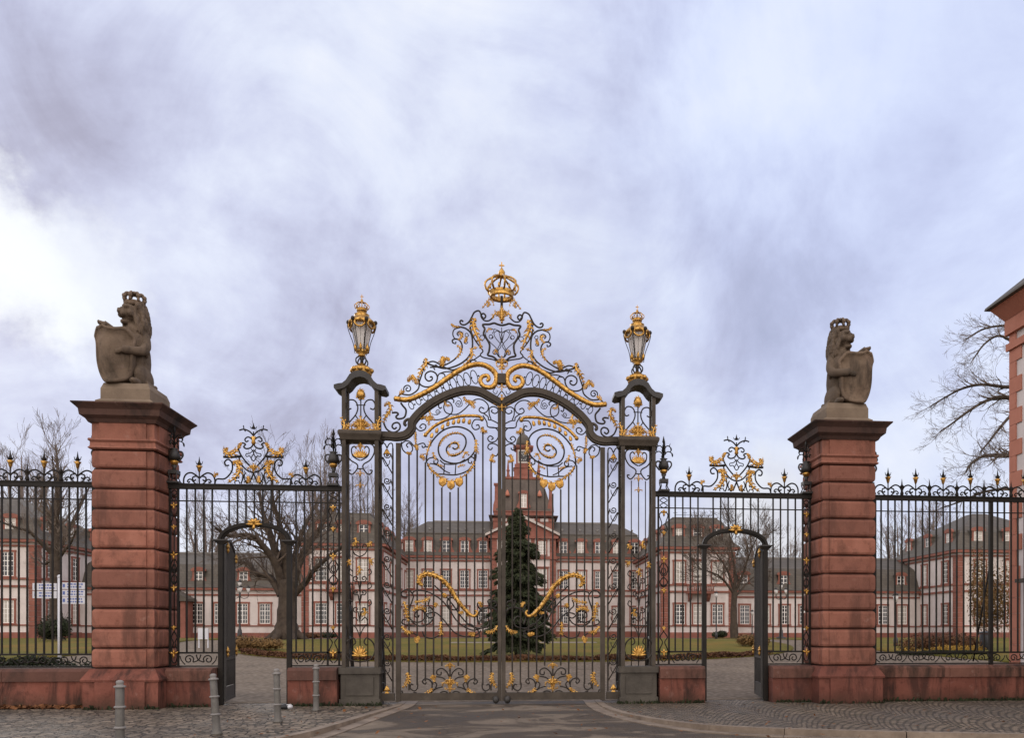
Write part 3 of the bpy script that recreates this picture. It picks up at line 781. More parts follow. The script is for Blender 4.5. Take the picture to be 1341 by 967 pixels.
# ogee cap
top = [(-.56, 7.02), (-.56, 7.09), (-.46, 7.12), (-.38, 7.13), (-.30, 7.20), (-.22, 7.33), (-.12, 7.40), (0, 7.42)]
bot = [(-.50, 6.98), (-.40, 7.0), (-.33, 7.03), (-.25, 7.1), (-.17, 7.21), (-.1, 7.26), (0, 7.28)]
out = top + [(-x, z) for x, z in top[-2::-1]] + [(-x, z) for x, z in bot] [:-1] + [(x, z) for x, z in bot[::-1]]
b = MB(); b.prism([(XM + x * 1.0, z) for x, z in out], YF - .09, YB + .09); b.build('cap', 'iron_black', pr)
def side_scroll(Yp):
    b = MB(); H = zm(440, 560, 6.91)
    for sg in (1, -1):
        T = lambda *p: H(*[(220 + sg * (x - 220), y) for x, y in p])
        b.curve(T((185, 195), (165, 172), (140, 198), (150, 255), (185, 285), (218, 300)), .015, Yp)
        b.curve(T((160, 140), (105, 165), (93, 225), (130, 295), (190, 335), (192, 375), (150, 425), (120, 412), (114, 390), (135, 390)), .016, Yp)
        b.curve(T((190, 375), (220, 375)), .014, Yp)
        b.curve(T((152, 440), (152, 2170)), .012, Yp)
        T2 = zm(420, 640, 3.34)
        T = lambda *p: T2(*[(171 + sg * (x - 171), y) for x, y in p])
        b.curve(T((171, 760), (215, 750), (237, 715), (228, 675), (200, 655), (190, 675), (202, 688)), .016, Yp)
        b.curve(T((171, 600), (200, 600), (210, 600)), .014, Yp)
        b.curve(T((171, 650), (185, 615), (205, 590), (195, 565), (178, 580)), .013, Yp)
        for yy, r_ in ((395, 15), (455, 13), (530, 14)):
            b.curve(T((171, yy + 55), (176, yy + 25), *[(x, y) for x, y in spi(188, yy, r_, 130, -1.2)]), .013, Yp)
            b.curve(T((205, yy - 12), (222, yy - 25), (215, yy - 42), (204, yy - 32)), .012, Yp)
        b.curve(T((171, 300), (195, 285), (205, 255), (188, 245), (182, 262)), .013, Yp)
        T3 = zm(430, 380, 3.578)
        T = lambda *p: T3(*[(152 + sg * (x - 152), y) for x, y in p])
        b.curve(T((108, 555), (92, 560), (84, 540), (98, 516), (125, 520), (138, 550), (128, 585), (95, 625), (82, 655)), .016, Yp)
        b.curve(T((152, 540), (130, 540)), .012, Yp)
        b.curve(T((125, 585), (150, 625), (160, 660)), .013, Yp)
    b.curve(zm(440, 560, 6.91)((218, 380), (218, 2170)), .012, Yp)
    b.curve(zm(430, 380, 3.578)((152, 500), (152, 650)), .014, Yp)
    b.build('scroll_grille', 'iron', pr)
side_scroll(YF + .01)
# cross-wise side grilles and buttress scrolls behind
b = MB()
for X in (U0, U1):
    for k in range(1):
        Y = (YF + YB) / 2
        b.box(X - .012, X + .012, Y - .012, Y + .012, .841, zl(578.6))
    for z in (1.6, 3.2, 4.8):
        b.tube(cat_rom([(X, YF + .05, z), (X, YF + .16, z + .2), (X, YF + .28, z + .1), (X, YF + .2, z - .1), (X, YF + .14, z + .05)], 5), .014, 6)
b.build('side_grille', 'iron_black', pr)
for X in (U0, U1):
    b = MB()
    b.tube(cat_rom([(X, YB + .05, 4.4), (X, YB + .14, 3.6), (X, YB + .10, 2.9), (X, YB + .34, 2.1), (X, YB + .42, 1.3), (X, YB + .62, .7), (X, YB + .66, .35), (X, YB + .5, .28), (X, YB + .46, .45)], 6), .045, 8)
    b.tube(cat_rom([(X, YB + .05, 2.9), (X, YB + .2, 2.6), (X, YB + .3, 2.3), (X, YB + .18, 2.1), (X, YB + .08, 2.25)], 5), .04, 8)
    b.tube(cat_rom([(X, YB + .05, 1.4), (X, YB + .25, 1.5), (X, YB + .33, 1.2), (X, YB + .2, 1.0), (X, YB + .1, 1.15)], 5), .04, 8)
    b.build('buttress_scroll', 'iron_black', pr)
Yg = YF - .03
H = zm(440, 560, 6.91)
q = H((220, 275))[0]
bb = MB()
for i in range(9):
    a = R(-160 + 140 * i / 8)
    bb.leaf([(q[0], q[1]), (q[0] + 6 * math.cos(a), q[1] + 5 * math.sin(a)), (q[0] + 11 * math.cos(a), q[1] - 2 + 9.5 * math.sin(a))], .026, Yg, 1, 5, .7, .4)
bb.build('shell', 'gold', pr)
palmette(pr, 'acanthus_leaf', H((220, 200))[0][0], H((220, 200))[0][1], 11, 9, Yg)
for y, w, h, up in ((440, 11, 8, 1), (545, 10, 7, 1)): palmette(pr, 'acanthus_leaf', H((218, y))[0][0], H((218, y))[0][1], w, h, Yg, up, 3)
T2 = zm(420, 640, 3.34)
q = T2((171, 735))[0]
bb = MB()
for i in range(9):
    a = R(-175 + 170 * i / 8)
    bb.leaf([(q[0], q[1]), (q[0] + 5.5 * math.cos(a), q[1] + 6 * math.sin(a)), (q[0] + 10.5 * math.cos(a), q[1] + 14 * math.sin(a))], .034, Yg, 1, 5, .7, .4)
bb.build('shell', 'gold', pr)
for p in (((150, 215), (155, 240), (140, 250)), ((222, 232), (215, 245), (205, 250)), ((165, 340), (172, 360), (160, 378)), ((188, 525), (195, 548), (180, 558)), ((130, 312), (122, 325), (128, 335)), ((210, 315), (222, 318), (222, 335))):
    gleaf(pr, T2(*p), .045, Yg, 2)
T3 = zm(430, 380, 3.578)
q = T3((152, 492))[0]
x, z = G(q[0], q[1], Yg); MB().ball((x, Yg, z), (.10, .09, .11), 12, 8).leaf([(q[0] - 6, q[1] + 1), (q[0], q[1] + 5), (q[0] + 6, q[1] + 1)], .04, Yg - .03, 2).leaf([(q[0] - 4, q[1] - 5), (q[0], q[1] - 7), (q[0] + 4, q[1] - 5)], .03, Yg - .03, 2).build('gilded_bud', 'gold', pr)
q = T3((152, 662))[0]; palmette(pr, 'acanthus_leaf', q[0], q[1], 24, 20, Yg, 1, 7)
bb = MB()
for i in range(7):
    a = (i - 3) / 3; bb.leaf([(q[0] + a * 1.5, q[1]), (q[0] + a * 5, q[1] - 8 + 3 * abs(a)), (q[0] + a * 9, q[1] - 17 + 9 * abs(a))], .038, Yg + .02, 2.2, 4, .6)
bb.build('acanthus_leaf', 'gold', pr)
for x_, a in ((66, 1), (240, -1)):
    q = T3((x_, 660))[0]
    MB().leaf([(q[0] + a * 1, q[1]), (q[0] + a * 2.5, q[1] - 9), (q[0] - a * 1.5, q[1] - 18)], .055, Yg, 2).leaf([(q[0] + a * 4, q[1]), (q[0] + a * 6, q[1] - 5), (q[0] + a * 9, q[1] - 9)], .045, Yg, 2).build('acanthus_leaf', 'gold', pr)
b = MB(); q0 = T3((85, 658))[0]; q1 = T3((225, 658))[0]
b.ribbon([(G(q0[0], q0[1], Yg)[0], Yg, G(q0[0], q0[1], Yg)[1]), (G(q1[0], q1[1], Yg)[0], Yg, G(q1[0], q1[1], Yg)[1])], .035, .03, 6); b.build('gilded_rail', 'gold', pr)
prR = copy_tree(pr, None, True); tag(prR, 'openwork iron gate pier with gilded ornaments, right of the main gate')

# ---------------------------------------------------------------- lantern
YL = 0.0
ln = thing('lantern', 'glazed six-sided lantern with gilded crown on the left gate pier', 'lantern', (XM, YL, 7.42), 'crowned lanterns on the gate piers')
def zq(py): return 1.6 + (830 - py) / 58.0
b = MB()
b.lathe(XM, YL, [(.16, 7.36), (.22, 7.40), (.21, 7.46), (.24, 7.50), (.19, 7.56), (.10, 7.60), (.08, 7.64)], 14)
for k in range(8):
    a = 2 * PI * k / 8
    b.ball((XM + .2 * math.cos(a), YL + .2 * math.sin(a), 7.49), (.07, .07, .06), 6, 5)
b.build('foot', 'gold', ln)
b = MB().lathe(XM, YL, [(.04, 7.62), (.035, 7.72), (.06, 7.76), (.03, 7.82)], 10)
for k in range(4):
    a = PI / 4 + PI / 2 * k; c, s_ = math.cos(a), math.sin(a)
    b.tube(cat_rom([(XM + .05 * c, YL + .05 * s_, 7.60), (XM + .14 * c, YL + .14 * s_, 7.64), (XM + .15 * c, YL + .15 * s_, 7.73), (XM + .07 * c, YL + .07 * s_, 7.80)], 4), .016, 6)
b.build('stem', 'iron_black', ln)
zb, zt = 7.90, 8.54
b = MB().lathe(XM, YL, [(.03, 7.80), (.09, 7.82), (.06, 7.85), (.13, zb - .01), (.14, zb + .03), (.11, zb + .05)], 12)
for k in range(6):
    a = 2 * PI * (k + .5) / 6
    leaf_xyz(b, [Vector((XM + .13 * math.cos(a), YL + .13 * math.sin(a), zb)), Vector((XM + .15 * math.cos(a), YL + .15 * math.sin(a), zb + .09)), Vector((XM + .16 * math.cos(a), YL + .16 * math.sin(a), zb + .19))], .035, 1, .5)
b.build('basket', 'gold', ln)
gl = MB(); fr = MB(); og = MB()
for k in range(6):
    a0, a1 = 2 * PI * k / 6, 2 * PI * (k + 1) / 6
    r0, r1 = .115, .245
    p = [(XM + r0 * math.cos(a0), YL + r0 * math.sin(a0), zb + .04), (XM + r0 * math.cos(a1), YL + r0 * math.sin(a1), zb + .04), (XM + r1 * math.cos(a1), YL + r1 * math.sin(a1), zt), (XM + r1 * math.cos(a0), YL + r1 * math.sin(a0), zt)]
    n0 = len(gl.v); gl.v += [Vector(q) for q in p]; gl.face((n0, n0 + 1, n0 + 2, n0 + 3))
    fr.tube([p[0], p[3]], .008, 5); fr.tube([p[3], p[2]], .012, 5); fr.tube([p[0], p[1]], .012, 5)
    mid0 = [(p[0][i] + p[1][i]) / 2 for i in range(3)]; mid1 = [(p[2][i] + p[3][i]) / 2 for i in range(3)]
    fr.tube([mid0, mid1], .0035, 4)
    c, s_ = math.cos(a0), math.sin(a0)
    og.tube(cat_rom([(XM + .15 * c, YL + .15 * s_, zb - .02), (XM + .19 * c, YL + .19 * s_, zb + .2), (XM + .27 * c, YL + .27 * s_, zb + .42), (XM + .315 * c, YL + .315 * s_, zt - .05), (XM + .29 * c, YL + .29 * s_, zt + .05)], 5), .009, 6)
    og.ball((XM + .30 * c, YL + .30 * s_, zt + .03), (.045, .045, .05), 6, 5)
gl.build('glass', 'lampglass', ln); fr.build('glazing_frame', 'iron', ln); og.build('outer_stay', 'iron', ln)
MB().lathe(XM, YL, [(.022, zb + .05), (.03, zb + .25), (.02, zb + .32)], 8).build('candle', 'white', ln)
b = MB().lathe(XM, YL, [(.285, zt - .02), (.30, zt + .02), (.27, zt + .06), (.20, zt + .12), (.16, zt + .17), (.17, zt + .2), (.11, zt + .23), (.10, zt + .28)], 12)
for k in range(6):
    a = 2 * PI * (k + .5) / 6
    c, s_ = math.cos(a), math.sin(a); t = Vector((-s_, c, 0))
    ctr = Vector((XM + .26 * c, YL + .26 * s_, zt - .05))
    b.tube([ctr + t * (.11 * math.cos(q)) + Vector((0, 0, .09 * math.sin(q))) for q in [2 * PI * i / 12 for i in range(13)]], .022, 6)
b.build('dome', 'gold', ln)
crown_mb(XM, YL, zt + .28, .115, .30).build('crown', 'gold', ln)
cross_mb(XM, YL, zt + .55, .11).build('cross', 'gold', ln)
lnR = copy_tree(ln, None, True); tag(lnR, 'glazed six-sided lantern with gilded crown on the right gate pier')

# ================================================================== FENCES
RZ = 4.82      # top rail
def spear(X, Y, z0, h, gilt=True):
    """spear finial with cup; returns (iron MB, gold MB)"""
    i, g = MB(), MB()
    i.lathe(X, Y, [(.016, z0), (.014, z0 + h * .55)], 6)
    if gilt:
        g.lathe(X, Y, [(.014, z0 + h * .42), (.035, z0 + h * .5), (.045, z0 + h * .58), (.075, z0 + h * .66), (.03, z0 + h * .68)], 8)
    i.lathe(X, Y, [(.02, z0 + h * .68), (.045, z0 + h * .74), (.02, z0 + h * .82), (.003, z0 + h)], 8)
    for sg in (-1, 1):
        i.ribbon(cat_rom([(X, Y, z0 + h * .70), (X + sg * .05, Y, z0 + h * .72), (X + sg * .075, Y, z0 + h * .84)], 3), [.012, .012, .011, .01, .008, .006, .003][:7], .01, 5)
    return i, g
def pts_ribbon(b, pts, r, Y): b.ribbon([(p.x, Y, p.y) for p in cat_rom([(x, z, 0) for x, z in pts], 4)], r, r * .9, 6)
def crest_scroll(b, X, Y, z0, s=1.0):
    for sg in (-1, 1):
        f = lambda *p: [(X + sg * x * s, z0 + z * s) for x, z in p]
        pts_ribbon(b, f((-.33, 0), (-.325, .12), (-.27, .215), (-.17, .245), (-.07, .19), (-.01, .13)), .018, Y)
        pts_ribbon(b, f((-.01, .13), (-.05, .17), (-.13, .15), (-.14, .095), (-.10, .07), (-.075, .10)), .017, Y)
        pts_ribbon(b, f((-.07, 0), (-.13, .05), (-.16, .09), (-.21, .10), (-.25, .06), (-.22, .03), (-.20, .055)), .016, Y)
def urn(parent, X, Y, z0, s=1.0):
    b = MB()
    b.box(X - .13 * s, X + .13 * s, Y - .13 * s, Y + .13 * s, z0, z0 + .04)
    b.box(X - .10 * s, X + .10 * s, Y - .10 * s, Y + .10 * s, z0 + .22 * s, z0 + .30 * s)
    for sx in (-1, 1):
        for sy in (-1, 1): b.tube([(X + .1 * sx * s, Y + .1 * sy * s, z0 + .04), (X + .07 * sx * s, Y + .07 * sy * s, z0 + .13 * s), (X + .09 * sx * s, Y + .09 * sy * s, z0 + .22 * s)], .014, 5)
    b.lathe(X, Y, [(.05 * s, z0 + .30 * s), (.035 * s, z0 + .36 * s), (.07 * s, z0 + .42 * s)], 10)
    u = b.build('urn', 'iron_black', parent)
    g = MB().lathe(X, Y, [(.045 * s, z0 + .42 * s), (.085 * s, z0 + .47 * s), (.10 * s, z0 + .51 * s), (.08 * s, z0 + .535 * s)], 10); g.build('gilded_cup', 'gold', u)
    b = MB().lathe(X, Y, [(.09 * s, z0 + .54 * s), (.135 * s, z0 + .60 * s), (.11 * s, z0 + .72 * s), (.06 * s, z0 + .77 * s), (.10 * s, z0 + .80 * s), (.03 * s, z0 + .82 * s)], 10)
    for sx in (-1, 1):
        b.tube(cat_rom([(X + sx * .10 * s, Y, z0 + .52 * s), (X + sx * .19 * s, Y, z0 + .64 * s), (X + sx * .17 * s, Y, z0 + .73 * s), (X + sx * .09 * s, Y, z0 + .74 * s)], 4), .02, 6)
    b.build('urn_body', 'iron_black', u)
    b = MB().lathe(X, Y, [(.02, z0 + .80 * s), (.018, z0 + 1.18 * s), (.035, z0 + 1.22 * s), (.003, z0 + 1.36 * s)], 6)
    for k in range(4):
        a = PI / 2 * k
        c, sn = math.cos(a), math.sin(a)
        for zz, L in ((.88, .2), (1.02, .17)):
            b.tube(cat_rom([(X, Y, z0 + zz * s), (X + L * .5 * c * s, Y + L * .5 * sn * s, z0 + (zz + .1) * s), (X + L * c * s, Y + L * sn * s, z0 + (zz + .06) * s), (X + L * 1.1 * c * s, Y + L * 1.1 * sn * s, z0 + (zz - .03) * s)], 4), [.013] * 9 + [.02, .02, .015, .006], 5)
            b.tube([(X + L * .8 * c * s, Y + L * .8 * sn * s, z0 + (zz + .09) * s), (X + L * 1.0 * c * s, Y + L * 1.0 * sn * s, z0 + (zz + .17) * s)], [.014, .003], 5)
    b.build('iron_bouquet', 'iron_dark', u)
def deco_post(parent, x0, x1, Y, z0, z1):
    """two rods with loops, scrolls and gilt stars between them"""
    b = MB(); xm = (x0 + x1) / 2; w = (x1 - x0) / 2
    for X in (x0, x1): MB().box(X - .02, X + .02, Y - .02, Y + .02, z0, z1).build('post_rod', 'iron_dark', parent)
    f = lambda *p: [(xm + x * w, z) for x, z in p]
    for sg in (-1, 1):
        g = lambda *p: f(*[(sg * x, z) for x, z in p])
        for k in range(2): pts_ribbon(b, g((0, z1 - .02 - .12 * k), (.7, z1 - .08 - .12 * k), (0, z1 - .14 - .12 * k)), .011, Y)
        pts_ribbon(b, g((0, z1 - .32), (.8, z1 - .42), (.35, z1 - .62), (.7, z1 - .75), (0, z1 - .88)), .012, Y)
        zc = (z0 + z1) / 2 + .25
        pts_ribbon(b, g((.2, zc + .15), (.8, zc + .02), (.3, zc - .14), (-.4, zc - .06), (-.2, zc + .04)), .013, Y)
        pts_ribbon(b, g((.1, zc - .16), (-.7, zc - .28), (-.2, zc - .4), (.4, zc - .34)), .013, Y)
        pts_ribbon(b, g((0, z0 + .75), (.7, z0 + .62), (.2, z0 + .5), (.75, z0 + .32), (.6, z0 + .12), (.1, z0 + .05)), .013, Y)
    b.ribbon([(xm, Y, z1 - .9), (xm, Y, z0 + .75)], .013, .013, 6)
    b.build('scroll_strip', 'iron_dark', parent)
    for z, s in ((z1 - .38, .09), (z1 - .85, .07), (zc + .22, .10), (zc - .5, .085), (z0 + .82, .07), (z0 + .25, .11)):
        g = MB()
        for a in (-62, 0, 62):
            q = R(90 + a); leaf_xyz(g, [Vector((xm, Y - .03, z)), Vector((xm + .5 * s * math.cos(q), Y - .035, z + .5 * s * math.sin(q))), Vector((xm + s * math.cos(q) * 1.0, Y - .03, z + s * 1.05 * math.sin(q)))], .016 + s * .13, 1, .7)
        leaf_xyz(g, [Vector((xm, Y - .04, z + .02)), Vector((xm, Y - .04, z - s * .5)), Vector((xm, Y - .03, z - s))], .03, 1, .7)
        g.build('gilded_leaf', 'gold', parent)
def run_scroll(b, x0, x1, Y, z0, z1):
    """running wave scrolls between two rails"""
    n = max(1, round((x1 - x0) / .42)); p = (x1 - x0) / n; h = z1 - z0
    for i in range(n):
        X = x0 + p * (i + .5); sg = 1 if i % 2 else -1
        zc = z0 + h * .5
        sp_ = [(X + sg * (x), zc - y) for x, y in spi(0, 0, h * .42, 150, 1.3)]
        pts_ribbon(b, [(X - sg * p * .62, z1 - .02), (X - sg * p * .52, zc)] + sp_, .014, Y)
        pts_ribbon(b, [(X + sg * h * .30, z0 + .02), (X + sg * p * .38, zc - .02), (X + sg * p * .46, z1 - .05)], .012, Y)

WT = .84      # wall top
# ---- middle fence between stone pier and lantern pier, with the small arched doorway
FX0, FX1 = -7.26, U0 - .05
JL, JR = G(289.5, 760)[0], G(379, 760)[0]
fn = thing('iron_fence', 'wrought iron fence with gilded crest over an arched doorway, left of the main gate', 'fence', ((FX0 + FX1) / 2, 0, WT), 'arched fence sections beside the main gate')
MB().box(FX0, FX1, -.05, .05, RZ - .045, RZ + .045).box(FX0, FX1, -.065, .065, RZ + .046, RZ + .07).build('top_rail', 'iron_dark', fn)
MB().box(FX0, FX1, -.012, .012, 4.50, 4.525).build('thin_rail', 'iron_dark', fn)
MB().box(FX0, JL - .06, -.02, .02, 1.15, 1.19).box(FX0, JL - .06, -.02, .02, WT + .02, WT + .05).build('bottom_rail', 'iron_dark', fn)
MB().box(JR + .06, FX1, -.02, .02, 1.15, 1.19).box(JR + .06, FX1, -.02, .02, WT + .02, WT + .05).build('bottom_rail', 'iron_dark', fn)
AS, AR = G(334, 712)[1], .36
xa = (JL + JR) / 2; ha = (JR - JL) / 2
def arch_z(x):
    q = max(-1, min(1, (x - xa) / ha)); return AS + AR * math.sqrt(max(0, 1 - q * q)) ** .9
x = FX0 + .20
dp = [(FX0 + .03, FX0 + .20), (FX1 - .34, FX1 - .09)]
while x < FX1 - .03:
    if not (dp[1][0] - .03 < x < dp[1][1] + .03) and not (x < dp[0][1] + .05):
        if JL - .06 < x < JR + .06: z0 = arch_z(x) + .03
        else: z0 = 1.16
        if not (abs(x - JL) < .05 or abs(x - JR) < .05):
            MB().box(x - .0155, x + .0155, -.0155, .0155, z0, RZ - .046).build('bar', 'iron_dark', fn)
    x += .1795
for X in (JL, JR):
    MB().box(X - .05, X + .05, -.05, .05, .0 if False else .02, AS - .03).build('jamb', 'iron_dark', fn)
    MB().frustum(X, 0, [(.06, .06, AS - .03), (.12, .11, AS + .03), (.15, .13, AS + .04), (.15, .13, AS + .07)]).build('capital', 'iron_black', fn)
P = []
for i in range(25):
    q = -1 + 2 * i / 24
    P.append((xa + ha * math.sin(q * PI / 2), 0, AS + .05 + AR * abs(math.cos(q * PI / 2)) ** .9))
MB().ribbon(P, .05, .06, 4).ribbon([(p[0], -.075, p[2]) for p in P], .022, .015, 4).build('door_arch', 'iron_dark', fn)
zz = AS + .05 + AR
bb = MB()
for a in (-90, -55, -20, 20, 55, 90, 180):
    q = R(90 + a); leaf_xyz(bb, [Vector((xa, -.1, zz)), Vector((xa + .09 * math.cos(q), -.11, zz + .09 * math.sin(q))), Vector((xa + .18 * math.cos(q), -.1, zz + (.15 if a != 180 else .12) * math.sin(q)))], .045, 1.5, .6)
bb.build('gilded_star', 'gold', fn)
b = MB(); run_scroll(b, FX0 + .22, JL - .07, 0, WT + .05, 1.15); b.build('scroll_row', 'iron_dark', fn); b = MB(); run_scroll(b, JR + .08, dp[1][0] - .03, 0, WT + .05, 1.15); b.build('scroll_row', 'iron_dark', fn)
for a, c in dp: deco_post(fn, a, c, 0, WT + .05, RZ - .05)
urn(fn, (dp[0][0] + dp[0][1]) / 2, 0, RZ + .07, .95); urn(fn, (dp[1][0] + dp[1][1]) / 2, 0, RZ + .07, .95)
for px in (261, 400.5):
    X = G(px, 640)[0]; b = MB(); crest_scroll(b, X, 0, RZ + .07); i, g = spear(X, 0, RZ + .07, .60); b.v, b.f, b.sm = b.v, b.f, b.sm
    c = b.build('cresting', 'iron_dark', fn); i.build('spear', 'iron_dark', c); g.build('gilded_cup', 'gold', c)
# crest over the doorway
K = zm(200, 540, 7.45)
b = MB()
for sg in (1, -1):
    T = lambda *p: K(*[(983 + sg * (x - 983), y) for x, y in p])
    S_ = lambda pts, r=.016: b.curve(pts, r)
    S_(T((983, 230), (945, 190), (890, 168), (845, 178)), .017); S_(T((890, 168), (885, 130)), .012); S_(T((890, 168), (905, 190)), .012)
    S_(T((983, 305), (968, 265), (930, 243), (900, 265), (912, 290), (935, 278)))
    S_(T((983, 305), (960, 345), (915, 358), (888, 338), (905, 315), (870, 303), (838, 345), (850, 400), (905, 480), (983, 560)), .018)
    S_(T((690, 437), (760, 440), (860, 432)), .028)
    S_(T((842, 440), (858, 500), (915, 565), (983, 592)), .018)
    S_(T((983, 370), (950, 400), (910, 410), (915, 435), (945, 430), (970, 470)), .011); S_(T((960, 360), (985, 400), (960, 450), (983, 480)), .011)
    S_(T((745, 520), (712, 520), (703, 485), (738, 462), (775, 500), (770, 580), (705, 650), (625, 655), (605, 705)), .018)
    S_(T((905, 590), (890, 640), (920, 700)), .014); S_(T((983, 600), (945, 690)), .018); S_(T((870, 560), (880, 640), (860, 700)), .016)
    S_(T((850, 700), (835, 670), (800, 680), (805, 700)), .012); S_(T((930, 700), (910, 670), (890, 690)), .012); S_(T((730, 690), (780, 665), (840, 640)), .012)
S_ = None
fc = b.build('door_crest', 'iron_dark', fn)
for sg in (1, -1):
    T = lambda *p: K(*[(983 + sg * (x - 983), y) for x, y in p])
    for pts, w in ((T((700, 375), (735, 412), (795, 395), (855, 325)), .06), (T((700, 400), (705, 360), (735, 365)), .035), (T((780, 480), (835, 520), (845, 580), (800, 645), (725, 690)), .065), (T((810, 480), (850, 490), (870, 520)), .035), (T((925, 625), (935, 660), (925, 690)), .035), (T((605, 640), (612, 605), (640, 610)), .03), (T((870, 300), (850, 320), (830, 350)), .03)):
        gleaf(fc, pts, w, -.025)
q = K((983, 575))[0]; palmette(fc, 'palmette', q[0], q[1], 15, 10, -.03)
x, z = G(332, 565); 
MB().lathe(G(332, 600)[0], 0, [(.02, RZ + .95), (.05, RZ + 1.0), (.035, RZ + 1.06), (.06, RZ + 1.13), (.02, RZ + 1.15)], 10).build('gilded_cup', 'gold', fc)
i, g = spear(G(332, 600)[0], 0, RZ + 1.02, .42, False); i.build('spear', 'iron_dark', fc)
fnR = copy_tree(fn, None, True); tag(fnR, 'wrought iron fence with gilded crest over an arched doorway, right of the main gate')

# ---- small door leaf standing open
DW, DH = 1.36, AS + .0
dl = thing('door_leaf', 'narrow black iron door leaf standing open in the left fence doorway', 'gate', (JL + .06, .03, 0), 'open doors of the side doorways', R(100))
MB().box(0, .06, -.03, .03, .08, DH - .05).build('stile', 'iron_black', dl, True)
MB().box(DW - .05, DW, -.025, .025, .08, DH + .0).build('stile', 'iron_black', dl, True)
MB().box(.061, DW - .051, -.02, .02, .08, .16).box(.061, DW - .051, -.02, .02, 1.0, 1.06).box(.061, DW - .051, -.012, .012, .161, .40).build('rail', 'iron_black', dl, True)
for k in range(8):
    X = .06 + (DW - .11) * (k + 1) / 9
    MB().box(X - .012, X + .012, -.012, .012, .41, DH - .15 + .2 * math.sin(PI * (k + 1) / 9)).build('bar', 'iron_black', dl, True)
MB().ribbon([(.03 + (DW - .06) * i / 12, 0, DH - .08 + .2 * math.sin(PI * i / 12)) for i in range(13)], .03, .025, 4).build('top_rail', 'iron_black', dl, True)
for X, z, s in ((.1, 1.18, .13), (.12, 3.5, .13), (DW - .1, 3.35, .12), (DW - .05, 1.18, .13)):
    g = MB()
    for a in (-70, 0, 70, 180):
        q = R(90 + a); leaf_xyz(g, [Vector((X, -.05, z)), Vector((X + .5 * s * math.cos(q), -.06, z + .5 * s * math.sin(q))), Vector((X + s * math.cos(q), -.05, z + s * math.sin(q)))], .045, 1, .8)
    g.build('gilded_leaf', 'gold', dl, True)
dlR = copy_tree(dl, None, True); tag(dlR, 'narrow black iron door leaf standing open in the right fence doorway')

# ---- outer fences
def outer_fence(label, x_pier, x_end):
    sg = 1 if x_end > x_pier else -1
    t = thing('iron_fence', label, 'fence', (x_pier, 0, WT), 'spear topped fence sections outside the stone piers')
    lo, hi = min(x_pier, x_end), max(x_pier, x_end)
    MB().box(lo, hi, -.05, .05, RZ - .045, RZ + .045).box(lo, hi, -.065, .065, RZ + .046, RZ + .07).build('top_rail', 'iron_dark', t)
    MB().box(lo, hi, -.012, .012, 4.50, 4.525).build('thin_rail', 'iron_dark', t)
    MB().box(lo, hi, -.02, .02, 1.12, 1.16).box(lo, hi, -.02, .02, WT + .02, WT + .05).build('bottom_rail', 'iron_dark', t)
    a, c = sorted((x_pier + sg * .03, x_pier + sg * .21)); deco_post(t, a, c, 0, WT + .05, RZ - .05); urn(t, (a + c) / 2, 0, RZ + .07, .95)
    x0 = x_pier + sg * .25
    MB().box(x0 - .04, x0 + .04, -.04, .04, WT, RZ - .046).build('post', 'iron_dark', t)
    n = 0; x = x0 + sg * .172
    while (x - x_end) * sg < -.05:
        if n % 17 == 16:
            MB().box(x - .04, x + .04, -.04, .04, WT, RZ - .046).build('post', 'iron_dark', t)
            MB().tube([(x, .05, 3.2), (x, .75, .9)], .02, 6).build('brace', 'iron_dark', t)
        else: MB().box(x - .0155, x + .0155, -.0155, .0155, 1.16, RZ - .046).build('bar', 'iron_dark', t)
        if n % 4 == 1:
            b = MB(); crest_scroll(b, x, 0, RZ + .07, 1.02); c = b.build('cresting', 'iron_dark', t)
            i, g = spear(x, 0, RZ + .07, .66); i.build('spear', 'iron_dark', c); g.build('gilded_cup', 'gold', c)
        if n % 4 == 3:
            b = MB().lathe(x, 0, [(.035, RZ + .07), (.045, RZ + .12), (.025, RZ + .18), (.03, RZ + .26), (.05, RZ + .29), (.02, RZ + .33), (.003, RZ + .47)], 8)
            b.build('spike', 'iron_dark', t)
        n += 1; x += sg * .172
    b = MB(); run_scroll(b, min(x0, x_end), max(x0, x_end), 0, WT + .05, 1.12); b.build('scroll_row', 'iron_dark', t)
    return t
outer_fence('dark iron fence with spear finials running off left of the left stone pier', -8.56, -13.9)
outer_fence('dark iron fence with spear finials between the right stone pier and the red quoined building', 8.56, 14.17)

# ================================================================== SANDSTONE WALLS AND PIERS
def wall(x0, x1, label):
    t = thing('sandstone_wall', label, 'wall', ((x0 + x1) / 2, 0, 0), 'low sandstone walls under the fence')
    b = MB(); n = max(1, round((x1 - x0) / 1.9)); p = (x1 - x0) / n
    for i in range(n): b.box(x0 + i * p + (.003 if i else 0), x0 + (i + 1) * p - .003, -.33, .33, -.2, .565)
    b.build('base', 'sandwall', t)
    b = MB()
    for i in range(n): b.prism_x([(-.37, .57), (-.37, .78), (-.30, WT), (.30, WT), (.37, .78), (.37, .57)], x0 + i * p + (.004 if i else 0), x0 + (i + 1) * p - .004)
    b.build('coping', 'coping', t)
    return t
PX, PW = 7.92, .63
wall(-16.0, -PX - PW - .10, 'low red sandstone wall at the far left under the spear fence')
wall(-PX + PW + .10, JL - .07, 'short red sandstone wall between the left stone pier and the left doorway')
wall(JR + .05, U0 - .12, 'short red sandstone wall stub behind the bollard nearest the main gate')
wall(-U0 + .12, -JR - .05, 'clean red sandstone wall stub between the right lantern pier and the right doorway')
wall(-JL + .07, PX - PW - .10, 'short red sandstone wall between the right doorway and the right stone pier')
wall(PX + PW + .10, 14.19, 'low red sandstone wall with dark stains, right of the right stone pier')

